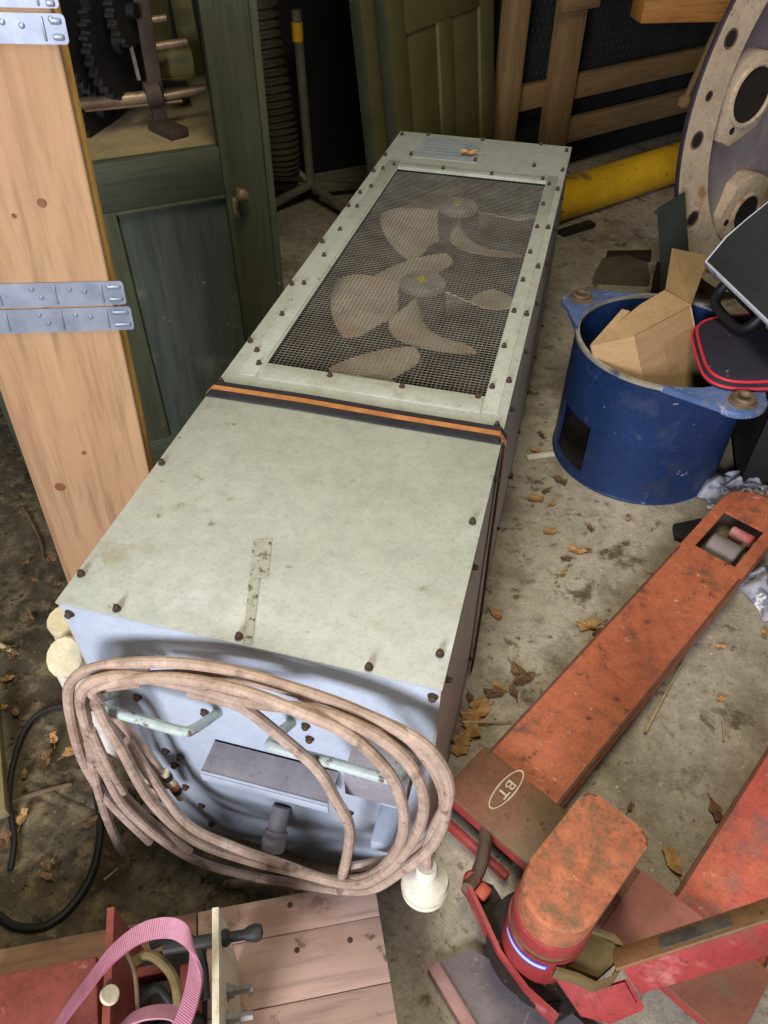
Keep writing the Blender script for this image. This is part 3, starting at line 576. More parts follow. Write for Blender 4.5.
# ================================================================ timber frame, studded panel, beam, stick
P0 = aty(563, 143, 4.02); P0.z = 0
RD = FR_D
frm = thing('softwood_trestle', P0, 'brown softwood trestle of posts and rails standing against the dark back wall', 'trestle')
FN = V((FR_D.y, -FR_D.x, 0)); fax = (FR_D, FN, V((0, 0, 1)))
def fpt(u, v, n=0): return onp(u, v, P0 + FN * n, FN)
def post(u_l, v_l, u_r, v_r, ztop):
    a, b = fpt(u_l, v_l), fpt(u_r, v_r); c = (a + b) / 2; w = abs((b - a).dot(FR_D)); c.z = ztop / 2
    MB().box(c + FN * .0, (w * .8, .085, ztop), fax, .003).build('post', M['frame_v'], frm)
post(543, 130, 564, 130, 1.5); post(496, 110, 514, 110, 1.5)
def rail(uv0, uv1, hgt, n, long=1.9):
    a = fpt(*uv0, n); b = fpt(*uv1, n); z = a.z; s = a + FR_D * -.05; e = a + FR_D * long; s.z = e.z = z - hgt / 2
    MB().bar(s, e, .04, hgt, (0, 0, 1), .003).build('rail', M['frame_h'], frm)
rail((510, 88), (600, 76), .105, -.065); rail((569, 118), (690, 92), .11, -.045)
a = fpt(470, 90, .0); rail((572, -6), (600, -14), .06, .06, .16)
# studded panel behind the frame
mb = MB(); so = fpt(505, 130, -.16); so.z = 0
mb.box(so + FR_D * .75 + V((0, 0, .45)) - FN * .012, (1.7, .02, .86), fax)
def pyr(c, r, h):
    c = V(c); vs = [c + FR_D * r, c + V((0, 0, r)), c - FR_D * r, c - V((0, 0, r))]; bv = [mb.b.verts.new(x) for x in vs]; tp = mb.b.verts.new(c + FN * h)
    for k in range(4): mb.b.faces.new((bv[k], bv[(k + 1) % 4], tp))
for i in range(44):
    for j in range(22): pyr(so + FR_D * (-.06 + i * .037 + (j % 2) * .018) + V((0, 0, .05 + j * .036)), .013, .006)
pn = mb.build('studded_panel', M['studs'], smooth=0); tag(pn, 'dark studded plastic panel standing behind the brown softwood trestle', 'panel')
q = aty(681, 6, 3.55); ex = V((.93, .36, 0)).normalized()
bm_ = MB().bar(q - ex * .17, q + ex * .68, .12, .085, (0, 0, 1), .004).build('timber_beam', wood('orange_pine_beam', (176, 122, 60), (150, 98, 46), ex, 12)); tag(bm_, 'orange-brown sawn timber beam end jutting in above the big flange', 'beam')
sh = MB().bar(V((q.x + .55, q.y + .22, 0)), V((q.x + .55, q.y + .22, q.z - .044)), .07, .07, (1, 0, 0), .004).build('trestle_leg', M['frame_v']); tag(sh, 'upright timber leg under the orange beam, hidden by the flange', 'post')
sk = thing('wooden_stick', aty(684, 104, 3.62), 'thin wooden stick with a round knob end leaning behind the big flange', 'stick')
s1, s2 = aty(685, 100, 3.62), aty(722, 18, 3.62)
MB().tube([s1, s1 + (s2 - s1) * 1.5], [.013, .015], 12).build('shaft', M['frame_v'], sk); MB().lathe(s1, (s1 - s2).normalized(), [(.013, -.02), (.022, -.012), (.030, .004), (.028, .02), (.015, .032), (0, .034)], 16).build('knob', M['frame_h'], sk)

# ================================================================ yellow pipe
pa, pb = V((-.074, 3.58, 0)), V((.468, 4.23, 0)); d = (pb - pa).normalized(); R_ = .092; nn = V((-d.y, d.x, 0))
a = pa - d * .20 + nn * R_ * .35 + V((0, 0, R_)); b = pb + d * .55 + nn * R_ * .35 + V((0, 0, R_))
yp = MB().lathe(a, d, [(R_ - .008, 0), (R_, 0), (R_, (b - a).length), (R_ - .008, (b - a).length)], 40, closed=True).build('steel_pipe', M['yellow']); tag(yp, 'chipped yellow painted steel pipe lying on the floor behind the cabinet', 'pipe')
sc_ = MB(); q0, q1 = at(560, 236), at(592, 226); sc_.bar(q0 + V((0, 0, .012)), q1 + V((0, 0, .012)), .05, .024, bevel=.008); tag(sc_.build('rubber_block', M['rubber']), 'small flat black rubber block on the floor below the yellow pipe', 'block')

# ================================================================ big cream flange
WC = V((.780, 3.165, 0)); WR = .72; az, ti = -.785, .035
wn = V((math.cos(az) * math.cos(ti), math.sin(az) * math.cos(ti), math.sin(ti))); wu = V((-math.sin(az), math.cos(az), 0)); ww = wn.cross(wu)
WC.z = WR * abs(ww.z) + .004
fl = thing('steel_flange', V((WC.x, WC.y, 0)), 'huge cream flanged wheel with rusty bolt holes standing on edge behind the black case', 'wheel')
holes = [onp(u, v, WC, wn) for (u, v) in ((727, 49), (697.5, 140), (691, 218))]; small = onp(709, 96, WC, wn)
ri = WR * .815
# solid ring face; bolt holes are dark discs with their inner shade painted in
def ang(p): q = p - WC; return math.atan2(q.dot(ww), q.dot(wu))
ring = MB().lathe(WC, wn, [(WR - .005, -.016), (WR - .005, 0), (ri, 0), (ri, -.07), (ri + .02, -.07), (ri + .02, -.016)], 128, closed=True).build('ring', M['cream'], fl)
MB().lathe(WC, wn, [(WR - .005, -.016), (WR, -.014), (WR, -.004), (WR - .005, 0.0)], 128, closed=True).build('outer_edge', M['edge_dk'], fl)
MB().lathe(WC, wn, [(ri + .005, -.03), (ri - .05, -.075), (ri - .30, -.12), (.12, -.13), (.12, -.15), (ri - .3, -.14), (ri + .005, -.09)], 96, closed=True).build('web', M['greyweb'], fl)
a0 = ang(holes[1]); st_ = abs(ang(holes[2]) - ang(holes[1])); nh = max(8, round(2 * PI / st_))
rh = sum((h - WC).length for h in holes) / 3
def hole(c, r):
    MB().lathe(c, wn, [(r, -.001), (r, .0008), (0, .0008)], 20).build('bolt_hole_shade', M['hole'], fl)
    MB().lathe(c, wn, [(r * 1.22, .0), (r * 1.18, .0016), (r * .98, .0016), (r * .94, .0009)], 20).build('hole_rim', M['bush'], fl)
M['hole'] = mat('hole_shade_dark', (30, 25, 22), (44, 34, 28), 0.8, scale=40)  # dark tone painted in for the shade inside holes and tub
for k in range(nh):
    a_ = a0 + k * 2 * PI / nh; hole(WC + (wu * math.cos(a_) + ww * math.sin(a_)) * rh, .023)
hole(small, .013)
def boss(hc, r, tip, width):
    """raised lobed boss with a big bore, its pointed end towards tip"""
    c = onp(hc[0], hc[1], WC - wn * .03, wn); tp = onp(tip[0], tip[1], WC - wn * .03, wn); dd = (tp - c).normalized(); sd = wn.cross(dd)
    out = []
    L = (tp - c).length
    for k in range(13): a_ = PI / 2 + PI * k / 12; out.append(c + dd * math.cos(a_) * width + sd * math.sin(a_) * width)
    out += [c - sd * width * .9 + dd * L * .45, tp - sd * width * .22, tp + sd * width * .22, c + sd * width * .9 + dd * L * .45]
    mb = MB(); mb.prism([p - wn * .10 for p in out], wn * .085, bevel=.006)
    bo = mb.build('boss', M['cream'], fl)
    MB().lathe(c, wn, [(r, -.085), (r, -.0135), (0, -.0135)], 28).build('bore', [M['hole']], bo)  # dark disc painted in for the shade of the bore
    MB().lathe(c, wn, [(r * 1.16, -.016), (r * 1.14, -.006), (r * 1.04, -.004), (r * .98, -.008), (r * .98, -.0135)], 28).build('bore_lip', M['cream'], bo)
    q = c + dd * L * .72; MB().lathe(q, wn, [(.012, -.016), (.012, -.0135), (0, -.0135)], 14).build('small_hole_shade', M['hole'], bo)
boss((755, 96), .085, (728, 146), .125); boss((748, 214), .062, (722, 228), .135)

# ================================================================ black case on a bag
ce = V((.42, -.905, 0)).normalized(); cpp = V((-ce.y, ce.x, 0)) * -1
if cpp.x > 0: cpp = -cpp
th = math.radians(47); cqv = (-cpp * math.cos(th) + V((0, 0, 1)) * math.sin(th)); cn = cqv.cross(ce) if cqv.cross(ce).z > 0 else ce.cross(cqv)
A = aty(702, 258, 2.08); LC, QC, TC = .66, .74, .20
cs = thing('instrument_case', V((A.x + .2, A.y, 0)), 'black soft carrying case with white piping and a handle, beside the big flange', 'case')
def cpt(e, q, n=0): return A + ce * e + cqv * q + cn * n
def rrect(L, Q, off=0, N=16):
    pts = [(.02 - off * .5, 0), (L + off, 0), (L + off, Q * .55)]
    for k in range(N + 1): t = PI / 2 * k / N; pts.append((L * .55 + (L * .45 + off) * math.cos(t), Q * .55 + (Q * .45 + off) * math.sin(t)))
    for k in range(N + 1): t = PI / 2 * k / N; pts.append((L * .55 - (L * .55 + off) * math.sin(t), Q * .10 + (Q * .90 + off) * math.cos(t)))
    return pts
RR = rrect(LC, QC); RB = rrect(LC, QC, .045)
MB().prism([cpt(e, q, -TC) for e, q in RB], cn * (TC - .040), bevel=.01).build('case_body', M['case_dk'], cs)
MB().prism([cpt(e, q, -.041) for e, q in RR], cn * .041, bevel=.004).build('lid', M['case'], cs)
for n_, oo in ((-.003, .001), (-.044, .045)):
    pr_ = [cpt(e, q, n_) for e, q in rrect(LC, QC, oo)]; MB().tube(pr_ + [pr_[0]], .0038, 8).build('piping', M['piping'], cs)
hs_ = spline([cpt(.03, .002, -.10), cpt(.035, -.03, -.105), cpt(.06, -.05, -.11), cpt(.12, -.054, -.11), cpt(.18, -.05, -.11), cpt(.205, -.03, -.105), cpt(.21, .002, -.10)], 6)
MB().tube(hs_, .0135, 12).build('carry_handle', M['black'], cs)
MB().box(cpt(.03, -.004, -.03), (.03, .008, .05), (ce, cqv, cn), .003).build('zip_pull', M['galv'], cs)
def rr_ring(c, n): return MB().lathe(c, n, [(.018, 0), (.020, .003), (.022, 0)], 20, closed=True)
rr_ring(cpt(.27, -.001, -.10), -cqv).build('ring_badge', M['greypole'], cs)
# bag under the case
cr = thing('gap_filler_crate', V((.80, 2.02, 0)), 'added black crate filling the dark gap under the purple bag, right of the blue tub', 'crate')
mb = MB(); mb.box((.80, 2.02, .008), (.42, .34, .016))  # crate added as support; its black stands in for the gap's shade
for (x, y, w, d) in ((.80, 1.855, .42, .012), (.80, 2.185, .42, .012), (.596, 2.02, .012, .34), (1.004, 2.02, .012, .34)): mb.box((x, y, .20), (w, d, .40), bevel=.002)
mb.build('crate_wall', M['rubber'], cr); MB().box((.80, 1.846, .385), (.43, .012, .03), bevel=.003).build('crate_lip', M['black'], cr)
bagt = thing('fabric_bag', V((.76, 2.0, .40)), 'dark purple fabric bag with red piping lying over the rim of the blue tub', 'bag')
BQ = [at(686, 322, .405), at(706, 392, .405), V((.80, 1.84, .405)), V((.86, 2.24, .405))]
def bagf(u, v, z0=.400, h=.040):
    a_ = u * 2 * PI; ph = v * PI / 2; r = math.cos(ph) ** .3
    sx = .5 + .5 * r * math.copysign(abs(math.cos(a_)) ** .45, math.cos(a_)); sy = .5 + .5 * r * math.copysign(abs(math.sin(a_)) ** .45, math.sin(a_))
    q = BQ[0].lerp(BQ[3], sx).lerp(BQ[1].lerp(BQ[2], sx), sy)
    return V((q.x, q.y, z0 + h * math.sin(ph) ** .7 * (1 + .3 * noise.noise((q.x * 7, q.y * 7, 2)))))
MB().grid(bagf, 56, 14).build('bag_body', M['bag'], bagt)
MB().grid(lambda u, v: bagf(u, v, .400, .0), 56, 14).build('bag_bottom', M['bag'], bagt)
for zv in (.30, .05): MB().tube([bagf(k / 80, zv) + V((0, 0, .002)) for k in range(81)], .004, 8).build('piping', M['redpipe'], bagt)

# ================================================================ blue steel tub
TCX, TCY, TR, TH = .293, 1.955, .246, .395
tub = thing('steel_tub', (TCX, TCY, 0), 'navy blue open steel cylinder with two lugs holding a cardboard box', 'tub')
mb = MB(); N_ = 120; nz = 14
opn = math.radians(212)
def tubv(i, j, r): a_ = 2 * PI * i / N_; return V((TCX + r * math.cos(a_), TCY + r * math.sin(a_), TH * j / nz))
hw = .30; ring_o = [[mb.b.verts.new(tubv(i, j, TR)) for j in range(nz + 1)] for i in range(N_)]; ring_i = [[mb.b.verts.new(tubv(i, j, TR - .009)) for j in range(nz + 1)] for i in range(N_)]
def isopen(i, j):
    a_ = 2 * PI * (i + .5) / N_; dlt = (a_ - opn + PI) % (2 * PI) - PI; return abs(dlt) < .31 and 1 <= j <= 6
for i in range(N_):
    k = (i + 1) % N_
    for j in range(nz):
        if isopen(i, j): continue
        mb.b.faces.new((ring_o[i][j], ring_o[k][j], ring_o[k][j + 1], ring_o[i][j + 1])); mb.b.faces.new((ring_i[i][j], ring_i[i][j + 1], ring_i[k][j + 1], ring_i[k][j]))
        if isopen((i - 1) % N_, j): mb.b.faces.new((ring_o[i][j], ring_o[i][j + 1], ring_i[i][j + 1], ring_i[i][j]))
        if isopen(k, j): mb.b.faces.new((ring_o[k][j], ring_i[k][j], ring_i[k][j + 1], ring_o[k][j + 1]))
        if j > 0 and isopen(i, j - 1): mb.b.faces.new((ring_o[i][j], ring_i[i][j], ring_i[k][j], ring_o[k][j]))
        if j < nz - 1 and isopen(i, j + 1): mb.b.faces.new((ring_o[i][j + 1], ring_o[k][j + 1], ring_i[k][j + 1], ring_i[i][j + 1]))
    mb.b.faces.new((ring_o[i][0], ring_i[i][0], ring_i[k][0], ring_o[k][0]))
mb.build('tub_wall', M['blue'], tub)
MB().lathe((TCX, TCY, 0), (0, 0, 1), [(TR + .0005, .0), (TR + .003, .001), (TR + .003, .006), (TR + .0005, .008)], 96).build('foot_ring', M['blue'], tub)
MB().lathe((TCX, TCY, 0), (0, 0, 1), [(0, .004), (TR - .012, .004), (TR - .012, .010), (0, .010)], 64).build('tub_base', M['hole'], tub)
MB().lathe((TCX, TCY, TH), (0, 0, 1), [(TR + .001, -.008), (TR + .001, .002), (TR - .010, .002), (TR - .010, -.008)], 120, closed=True).build('rim', M['rim'], tub)
def lug(cxy, ztop):
    c = V((cxy[0], cxy[1], TH)); o = V((TCX, TCY, TH)); d = (c - o).normalized(); sd = V((-d.y, d.x, 0)); D = (c - o).length; pts = []
    for k in range(13): a_ = -PI / 2 + PI * k / 12; pts.append(c + d * math.cos(a_) * .048 + sd * math.sin(a_) * .066)
    rr = TR - .004
    for a_ in (.72, .5, .25, 0, -.25, -.5, -.72): pts.append(o + d * math.cos(a_) * rr + sd * math.sin(a_) * rr)
    l = MB().prism([p - V((0, 0, .012)) for p in pts], (0, 0, .016), bevel=.003).build('lug', M['blue_lug'], tub)
    b = MB().lathe(c + V((0, 0, .004)), (0, 0, 1), [(.036, 0), (.036, .002), (.028, .004), (.028, .014), (.025, .017), (.017, .017), (.015, .012), (.015, -.03), (.026, -.03), (.026, 0)], 28).build('bush', M['bush'], l)
    MB().lathe(c, (0, 0, 1), [(0, .006), (.0155, .006)], 20).build('bush_bore_shade', M['hole'], b)
L1, L2 = at(582, 293, TH + .02), at(745, 396, TH + .02); lug(L1, 0); lug(L2, 0)
# cardboard box standing in the tub
zc = TH
def uvz(u, v, z): return at(u, v, z)
K0, K1, K2 = uvz(634, 336, .455), uvz(691, 306, .445), uvz(591, 345, .425)       # near top corner, right top corner, left top corner
e_r = K1 - K0; e_l = K2 - K0; dn = e_r.cross(e_l).normalized(); dn = dn if dn.z < 0 else -dn
dn = (dn + V((0.10, .0, 0))).normalized(); HB = .30
cbx = thing('cardboard_box', K0 + dn * HB, 'brown cardboard box with flaps open tilted inside the blue tub', 'box')
def sheet(pts, name, mm, par, t=.0035):
    n_ = (V(pts[1]) - V(pts[0])).cross(V(pts[2]) - V(pts[0])).normalized(); return MB().prism(pts, n_ * t).build(name, mm, par, 0)
K3 = K1 + e_l * 1.0; t_ = .92
sheet([K0, K1, K1 + dn * HB, K0 + dn * HB], 'side_panel', M['card'], cbx); sheet([K0, K2, K2 + dn * HB * .9, K0 + dn * HB], 'side_panel', M['card'], cbx)
sheet([K2, K3, K3 + dn * HB * .9, K2 + dn * HB * .9], 'side_panel', M['card'], cbx); sheet([K1, K3, K3 + dn * HB * .9, K1 + dn * HB], 'side_panel', M['card'], cbx)
up_ = -dn
sheet([K0, K1, uvz(664, 291, .47), uvz(640, 305, .47), K2], 'flap', M['card'], cbx)
sheet([K1, uvz(665, 291, .465), uvz(672, 248, .56), uvz(709, 256, .54)], 'flap', M['card_dk'], cbx)
sheet([K2, uvz(604, 337, .435), uvz(630, 312, .46), uvz(622, 310, .46)], 'flap', M['card'], cbx)
tp = [K0 + e_r * .40 + dn * .06, K0 + e_r * .92 + dn * .055, K0 + e_r * .95 + dn * .125, K0 + e_r * .42 + dn * .14]; nf = e_r.cross(dn).normalized(); nf = nf if nf.y < 0 else -nf
MB().prism([p + nf * .0005 for p in tp], nf * .0008).build('packing_tape', mat('brown_tape', (180, 146, 106), (174, 138, 98), .45, scale=8), cbx, 0)

# odds and ends behind and around the tub
def slab(name, pts, t, mm, label, cat):
    o = MB().prism(pts, (0, 0, t), bevel=.003).build(name, mm); return tag(o, label, cat)
slab('wooden_block', [at(592, 284), at(648, 287), at(645, 272), at(625, 264), at(600, 268)], .045, M['stone'], 'rounded brown block lying on the floor behind the blue tub', 'block')
slab('timber_offcut', [at(606, 262), at(650, 262), at(650, 256), at(606, 257)], .03, M['browniron'], 'thin dark timber offcut lying behind the rounded brown block', 'offcut')
f1 = [at(648, 262, .0), at(664, 275, 0), aty(676, 205, 2.95), aty(660, 196, 2.98)]
q = [V((.335, 2.62, .002)), V((.44, 2.50, .002)), aty(690, 192, 2.60), aty(663, 208, 2.66)]
tag(MB().grid(lambda u, v: q[0].lerp(q[1], u).lerp(q[3].lerp(q[2], u), v) + V((0.02 * math.sin(v * 4), 0, 0)), 6, 8).thick(.006).build('rubber_sheet', M['darkgreen']), 'dark green bent sheet leaning against the lower edge of the cream flange', 'sheet')
slab('brown_offcut', [at(650, 294), at(664, 295), at(666, 278), at(653, 277)], .07, M['browniron'], 'brown wooden offcut standing between the blue tub and the flange', 'offcut')
# crumpled printed papers
def crumple(c, sx, sy, hgt, seed, name, label, mm=None, rz=0):
    mb = MB(); c = V(c)
    def fn(u, v):
        x, y = (u - .5) * sx, (v - .5) * sy; e = max(0, 1 - (2 * abs(u - .5)) ** 3) * max(0, 1 - (2 * abs(v - .5)) ** 3)
        k = abs(noise.noise((u * 2.6 + seed, v * 2.6, seed))) * 1.5 + abs(noise.noise((u * 5 + seed, v * 5, 3.3))) * .4
        j = noise.noise((u * 4, v * 4, seed + 9)) * .02
        xx = x * math.cos(rz) - y * math.sin(rz); yy = x * math.sin(rz) + y * math.cos(rz)
        return c + V((xx + j, yy + j, .004 + hgt * e * (.25 + k)))
    mb.grid(fn, 40, 40); o = mb.build(name, mm or M['paper'], smooth=18); return tag(o, label, 'rag')
crumple(at(736, 490), .24, .13, .075, 1.7, 'crumpled_rag', 'crumpled grey and white printed rag against the foot of the blue tub', rz=.4)
crumple(at(772, 592), .15, .16, .045, 5.1, 'crumpled_rag', 'crumpled grey and white printed rag on the floor right of the fork tip', rz=.5)
slab('rubber_offcut', [at(672, 528), at(700, 522), at(702, 538), at(686, 546), at(674, 540)], .018, M['rubber'], 'small dark flat rubber offcut on the floor left of the fork tip', 'offcut')
pk = at(752, 452); st3 = MB().tube([at(748, 468), at(748, 468) + V((.02, .035, .20))], .009, 10).build('wooden_peg', M['frame_h']); tag(st3, 'thin brown wooden stick upright between the blue tub and pink cloth', 'stick')
crumple(V((.70, 1.755, 0)), .12, .09, .20, 8.3, 'folded_cloth', 'faded pink folded cloth on the floor right of the blue tub', M['pinkish'])

# ================================================================ red pallet truck
E1 = V((.4825, .8759, 0)); E2 = V((.8759, -.4825, 0)); TO = at(472, 769, .08); TO.z = 0
def tp_(a, b, z=0): return TO + E1 * a + E2 * b + V((0, 0, z))
trk = thing('pallet_truck', tp_(0.3, .285, 0), 'worn red hand pallet truck with two long forks right of the grey cabinet', 'pallet truck')
def fork(b0, b1, mm, window=True):
    mb = MB(); z = .072; t = .008
    def pl(pts): mb.prism([tp_(a, b, z) for a, b in pts], (0, 0, t))
    w0, w1, m0, m1 = .875, 1.05, b0 + .030, b1 - .030
    pl([(-.02, b0), (-.02, b1), (w0, b1), (w0, b0)]); pl([(w0, b0), (w0, m0), (w1, m0), (w1, b0)]); pl([(w0, m1), (w0, b1), (w1, b1), (w1, m1)])
    tip = [(w1, b0), (w1, b1)]; bc = (b0 + b1) / 2; hw_ = (b1 - b0) / 2
    for k in range(13): a_ = PI / 2 - PI * k / 12; tip.append((w1 + .05 + .075 * math.cos(a_), bc + hw_ * math.sin(a_)))
    pl(tip)
    for b in (b0, b1):
        s = 1 if b == b0 else -1; pts = [tp_(-.02, b, z + t * .9), tp_(w1 + .05, b, z + t * .9), tp_(w1 + .05, b, .03), tp_(-.02, b, .012)]; mb.prism(pts, E2 * (s * .007))
    f = mb.build('fork', mm, trk)
    for e in (b0, b1):
        s = 1 if e == b0 else -1
        MB().prism([tp_(-.01, e, .0803), tp_(w0 - .03, e, .0803), tp_(w0 - .03, e + s * .006, .0803), tp_(-.01, e + s * .006, .0803)], (0, 0, .0008)).build('edge_wear', M['edgewear'], f, 0)
    c = tp_((w0 + w1) / 2 - .02, bc, .042); MB().lathe(c - E2 * (hw_ - .045), E2, [(0, 0), (.034, 0), (.038, .004), (.038, 2 * hw_ - .094), (.034, 2 * hw_ - .09), (0, 2 * hw_ - .09)], 28).build('load_roller', M['roller'], f)
    c = tp_(w1 - .018, bc + .012, .040); MB().lathe(c - E2 * .03, E2, [(0, 0), (.016, 0), (.018, .003), (.018, .057), (.016, .06), (0, .06)], 20).build('link_roller', M['redpaint_hole'], f)
    MB().bar(tp_(w0 - .04, bc - .02, .03), tp_(w1 - .03, bc - .02, .035), .012, .018).bar(tp_(w0 - .04, bc + .03, .03), tp_(w1 - .03, bc + .03, .035), .012, .018).build('push_rod', M['yoke'], f)
M['edgewear'] = mat('dark_scraped_edge', (120, 72, 54), (96, 66, 52), .6, scale=16, spots=((24, .5, .62, (82, 64, 54)),))
fork(0, .168, M['forkred']); fork(.408, .575, M['fork2'])
# bridge across the fork heels
mb = MB(); zb = .098
mb.prism([tp_(a, b, zb) for a, b in ((-.085, -.006), (-.085, .581), (.045, .581), (.045, -.006))], (0, 0, .010), bevel=.003)
mb.build('bridge_plate', M['brown'], trk)
MB().prism([tp_(-.085, -.006, zb), tp_(-.085, .581, zb), tp_(-.085, .581, zb - .024), tp_(-.085, -.006, zb - .024)], E1 * .008).build('bridge_lip', M['red'], trk, 0)
MB().prism([tp_(a, b, zb + .0102) for a, b in ((-.087, .345), (-.087, .583), (.047, .583), (.047, .345))], (0, 0, .002)).build('bridge_patch', mat('dull_pink_red_paint', (150, 92, 78), (134, 84, 66), .5, scale=7, spots=((9, .6, .7, (120, 98, 76)),)), trk, 0)
MB().bar(tp_(-.100, -.004, .035), tp_(-.100, .17, .03), .016, .022, bevel=.003).bar(tp_(-.105, .0, .03), tp_(-.02, .0, .06), .02, .02).build('cross_tie', M['red'], trk)
# oval badge: letters BT in a ring
bc_ = tp_(.0006, .081, zb + .0108); lx, ly = (E1 * -1), (E2 * -1)      # letters run along lx, their tops point along ly
mb = MB(); lxp, lyp = E1, E2
pts = [bc_ + lxp * .050 * math.cos(2 * PI * k / 48) + lyp * .0155 * math.sin(2 * PI * k / 48) for k in range(49)]
mb.ribbon(pts, [(p - bc_).normalized() * .0032 for p in pts], .0008)
lo = mb.build('badge', M['white_dec'], trk, 0)
cu = bpy.data.curves.new('badge_letters', 'FONT'); cu.body = 'BT'; cu.size = .034; cu.extrude = .0003; cu.align_x = 'CENTER'; cu.align_y = 'CENTER'; cu.space_character = 1.15; cu.offset = .0005
tmp = bpy.data.objects.new('tmp', cu); C.objects.link(tmp); bpy.context.view_layer.update()
me = bpy.data.meshes.new_from_object(tmp.evaluated_get(bpy.context.evaluated_depsgraph_get())); bpy.data.objects.remove(tmp)
R3 = Matrix((lx, lx.cross(ly) * 0 + V((0, 0, 1)).cross(lx), V((0, 0, 1)))).transposed()
for v in me.vertices: v.co = (bc_ + R3 @ V((v.co.x, v.co.y * .75, v.co.z + .0006))) - V(trk.location)
lt = bpy.data.objects.new('badge_letters', me); C.objects.link(lt); me.materials.append(M['white_dec']); lt.parent = lo
# pump head: long rounded cover on a steering column
bcn, hw2 = .280, .058
def stad(a0, a1, b, r, z, inset=0):
    cr_ = .020; pts = [tp_(a1 - cr_ + cr_ * math.cos(t * PI / 10), b + r - cr_ + cr_ * math.sin(t * PI / 10), z) for t in range(6)]
    for k in range(17): t = PI / 2 + PI * k / 16; pts.append(tp_(a0 + (r - inset) * math.cos(t), b + (r - inset) * math.sin(t), z))
    pts += [tp_(a1 - cr_ + cr_ * math.cos(t * PI / 10), b - r + cr_ + cr_ * math.sin(t * PI / 10), z) for t in range(-5, 1)]; return pts
MB().prism(stad(-.178, -.022, bcn, hw2, .285), (0, 0, .070), bevel=.008, bseg=3).build('pump_cover', M['pump'], trk)
cyc = tp_(-.178, bcn, 0)
MB().lathe(cyc, (0, 0, 1), [(.0575, .24), (.061, .244), (.061, .282), (.0585, .286), (.0, .286)], 48).build('pump_collar', M['red'], trk)
MB().lathe(cyc, (0, 0, 1), [(.056, .226), (.060, .229), (.060, .238), (.056, .241)], 48).build('greasy_ring', M['yoke'], trk)
MB().lathe(cyc, (0, 0, 1), [(.062, .11), (.062, .226), (0, .226)], 48).build('steering_column', M['red'], trk)
ua = -E1; 
MB().lathe(cyc, (0, 0, 1), [(.0626, .192), (.0628, .193), (.0628, .215), (.0626, .216)], 24, a0=-.75, a1=.62, u=ua).build('blue_band', M['blue_dec'], trk)
MB().lathe(cyc, (0, 0, 1), [(.0632, .198), (.0633, .199), (.0633, .208), (.0632, .209)], 24, a0=-.72, a1=.58, u=ua).build('pale_band', M['pale_dec'], trk)
MB().box(tp_(-.06, bcn, .19), (.10, .10, .17), (E1, E2, V((0, 0, 1))), .006).build('pump_body', M['grime'], trk)
MB().lathe(tp_(-.178, bcn, 0), (0, 0, 1), [(0, .10), (.085, .10), (.085, .115), (0, .125)], 40).build('turntable', M['grime'], trk)
for s in (-1, 1):
    c = tp_(-.178, bcn + s * .045, .055); w = MB().lathe(c - E2 * .02, E2, [(.02, 0), (.052, 0), (.055, .004), (.055, .036), (.052, .04), (.02, .04)], 32, closed=True).build('steer_wheel', M['rubber'], trk)
# lever arm, grime pocket and linkage on the left of the column
la = [(470, 880), (492, 890), (535, 960), (575, 1012), (556, 1024), (520, 1000), (486, 940)]
MB().prism([at(u, v, .085) for u, v in la], (0, 0, .022)).build('axle_plate', M['grime'], trk)
le = [at(u, v, .11) for u, v in ((467, 888), (480, 915), (498, 955), (525, 992), (556, 1020))]
MB().ribbon(le, [(0, 0, .045)] * 5, .007).build('axle_plate_rim', M['red'], trk, 0)
MB().lathe(at(470, 890, .07), (0, 0, 1), [(0, 0), (.014, 0), (.016, .004), (.016, .05), (.012, .055), (0, .056)], 20).build('pivot_pin', M['red'], trk)
MB().box(at(483, 892, .125), (.026, .022, .018), (E1, E2, V((0, 0, 1))), .005).build('stop_block', mat('bright_orange_red_paint', (180, 84, 60), (150, 66, 50), .5, scale=30), trk)
MB().tube(spline([tp_(-.06, .085, .085), at(484, 852, .10), at(478, 872, .11), at(468, 889, .125)], 6), .012, 12).build('linkage_rod', mat('worn_brown_rod', (122, 104, 92), (98, 80, 68), .55, .3, scale=20), trk)
# tiller folded down to the right: yoke + channel bar with a worn brown top
T0, T1 = at(612, 978, .19), at(800, 918, .36); td = (T1 - T0).normalized(); tsd = td.cross(V((0, 0, 1))).normalized(); tu = tsd.cross(td)
if tsd.y > 0: tsd = -tsd
_r = math.radians(32); tsd, tu = tsd * math.cos(_r) + tu * math.sin(_r), tu * math.cos(_r) - tsd * math.sin(_r)
tax = (td, tsd, tu); Lt = (T1 - T0).length
def tb(s, w, z): return T0 + td * s + tsd * w + tu * z
mb = MB(); mb.box(tb(Lt / 2 + .02, .014, .0), (Lt - .02, .004, .054), tax, .001); mb.box(tb(Lt / 2 + .02, -.014, 0), (Lt - .02, .004, .054), tax, .001); mb.box(tb(Lt / 2 + .02, 0, -.025), (Lt - .02, .028, .004), tax); mb.build('tiller_arm', M['red'], trk)
MB().box(tb(Lt / 2 + .02, -.001, .028), (Lt, .036, .006), tax, .002).build('tiller_top', M['tilltop'], trk)
MB().box(tb(.15, -.001, .0315), (.11, .022, .002), tax, .0005).build('tiller_label', mat('scraped_label', (92, 84, 72), (66, 62, 58), .5, scale=30), trk)
mb = MB()
mb.prism([at(u, v, z) for u, v, z in ((556, 974, .165), (594, 988, .165), (628, 978, .185), (644, 1006, .155), (612, 1020, .13), (582, 1012, .135))], (0, -.004, -.008)); mb.build('yoke_side', M['red'], trk)
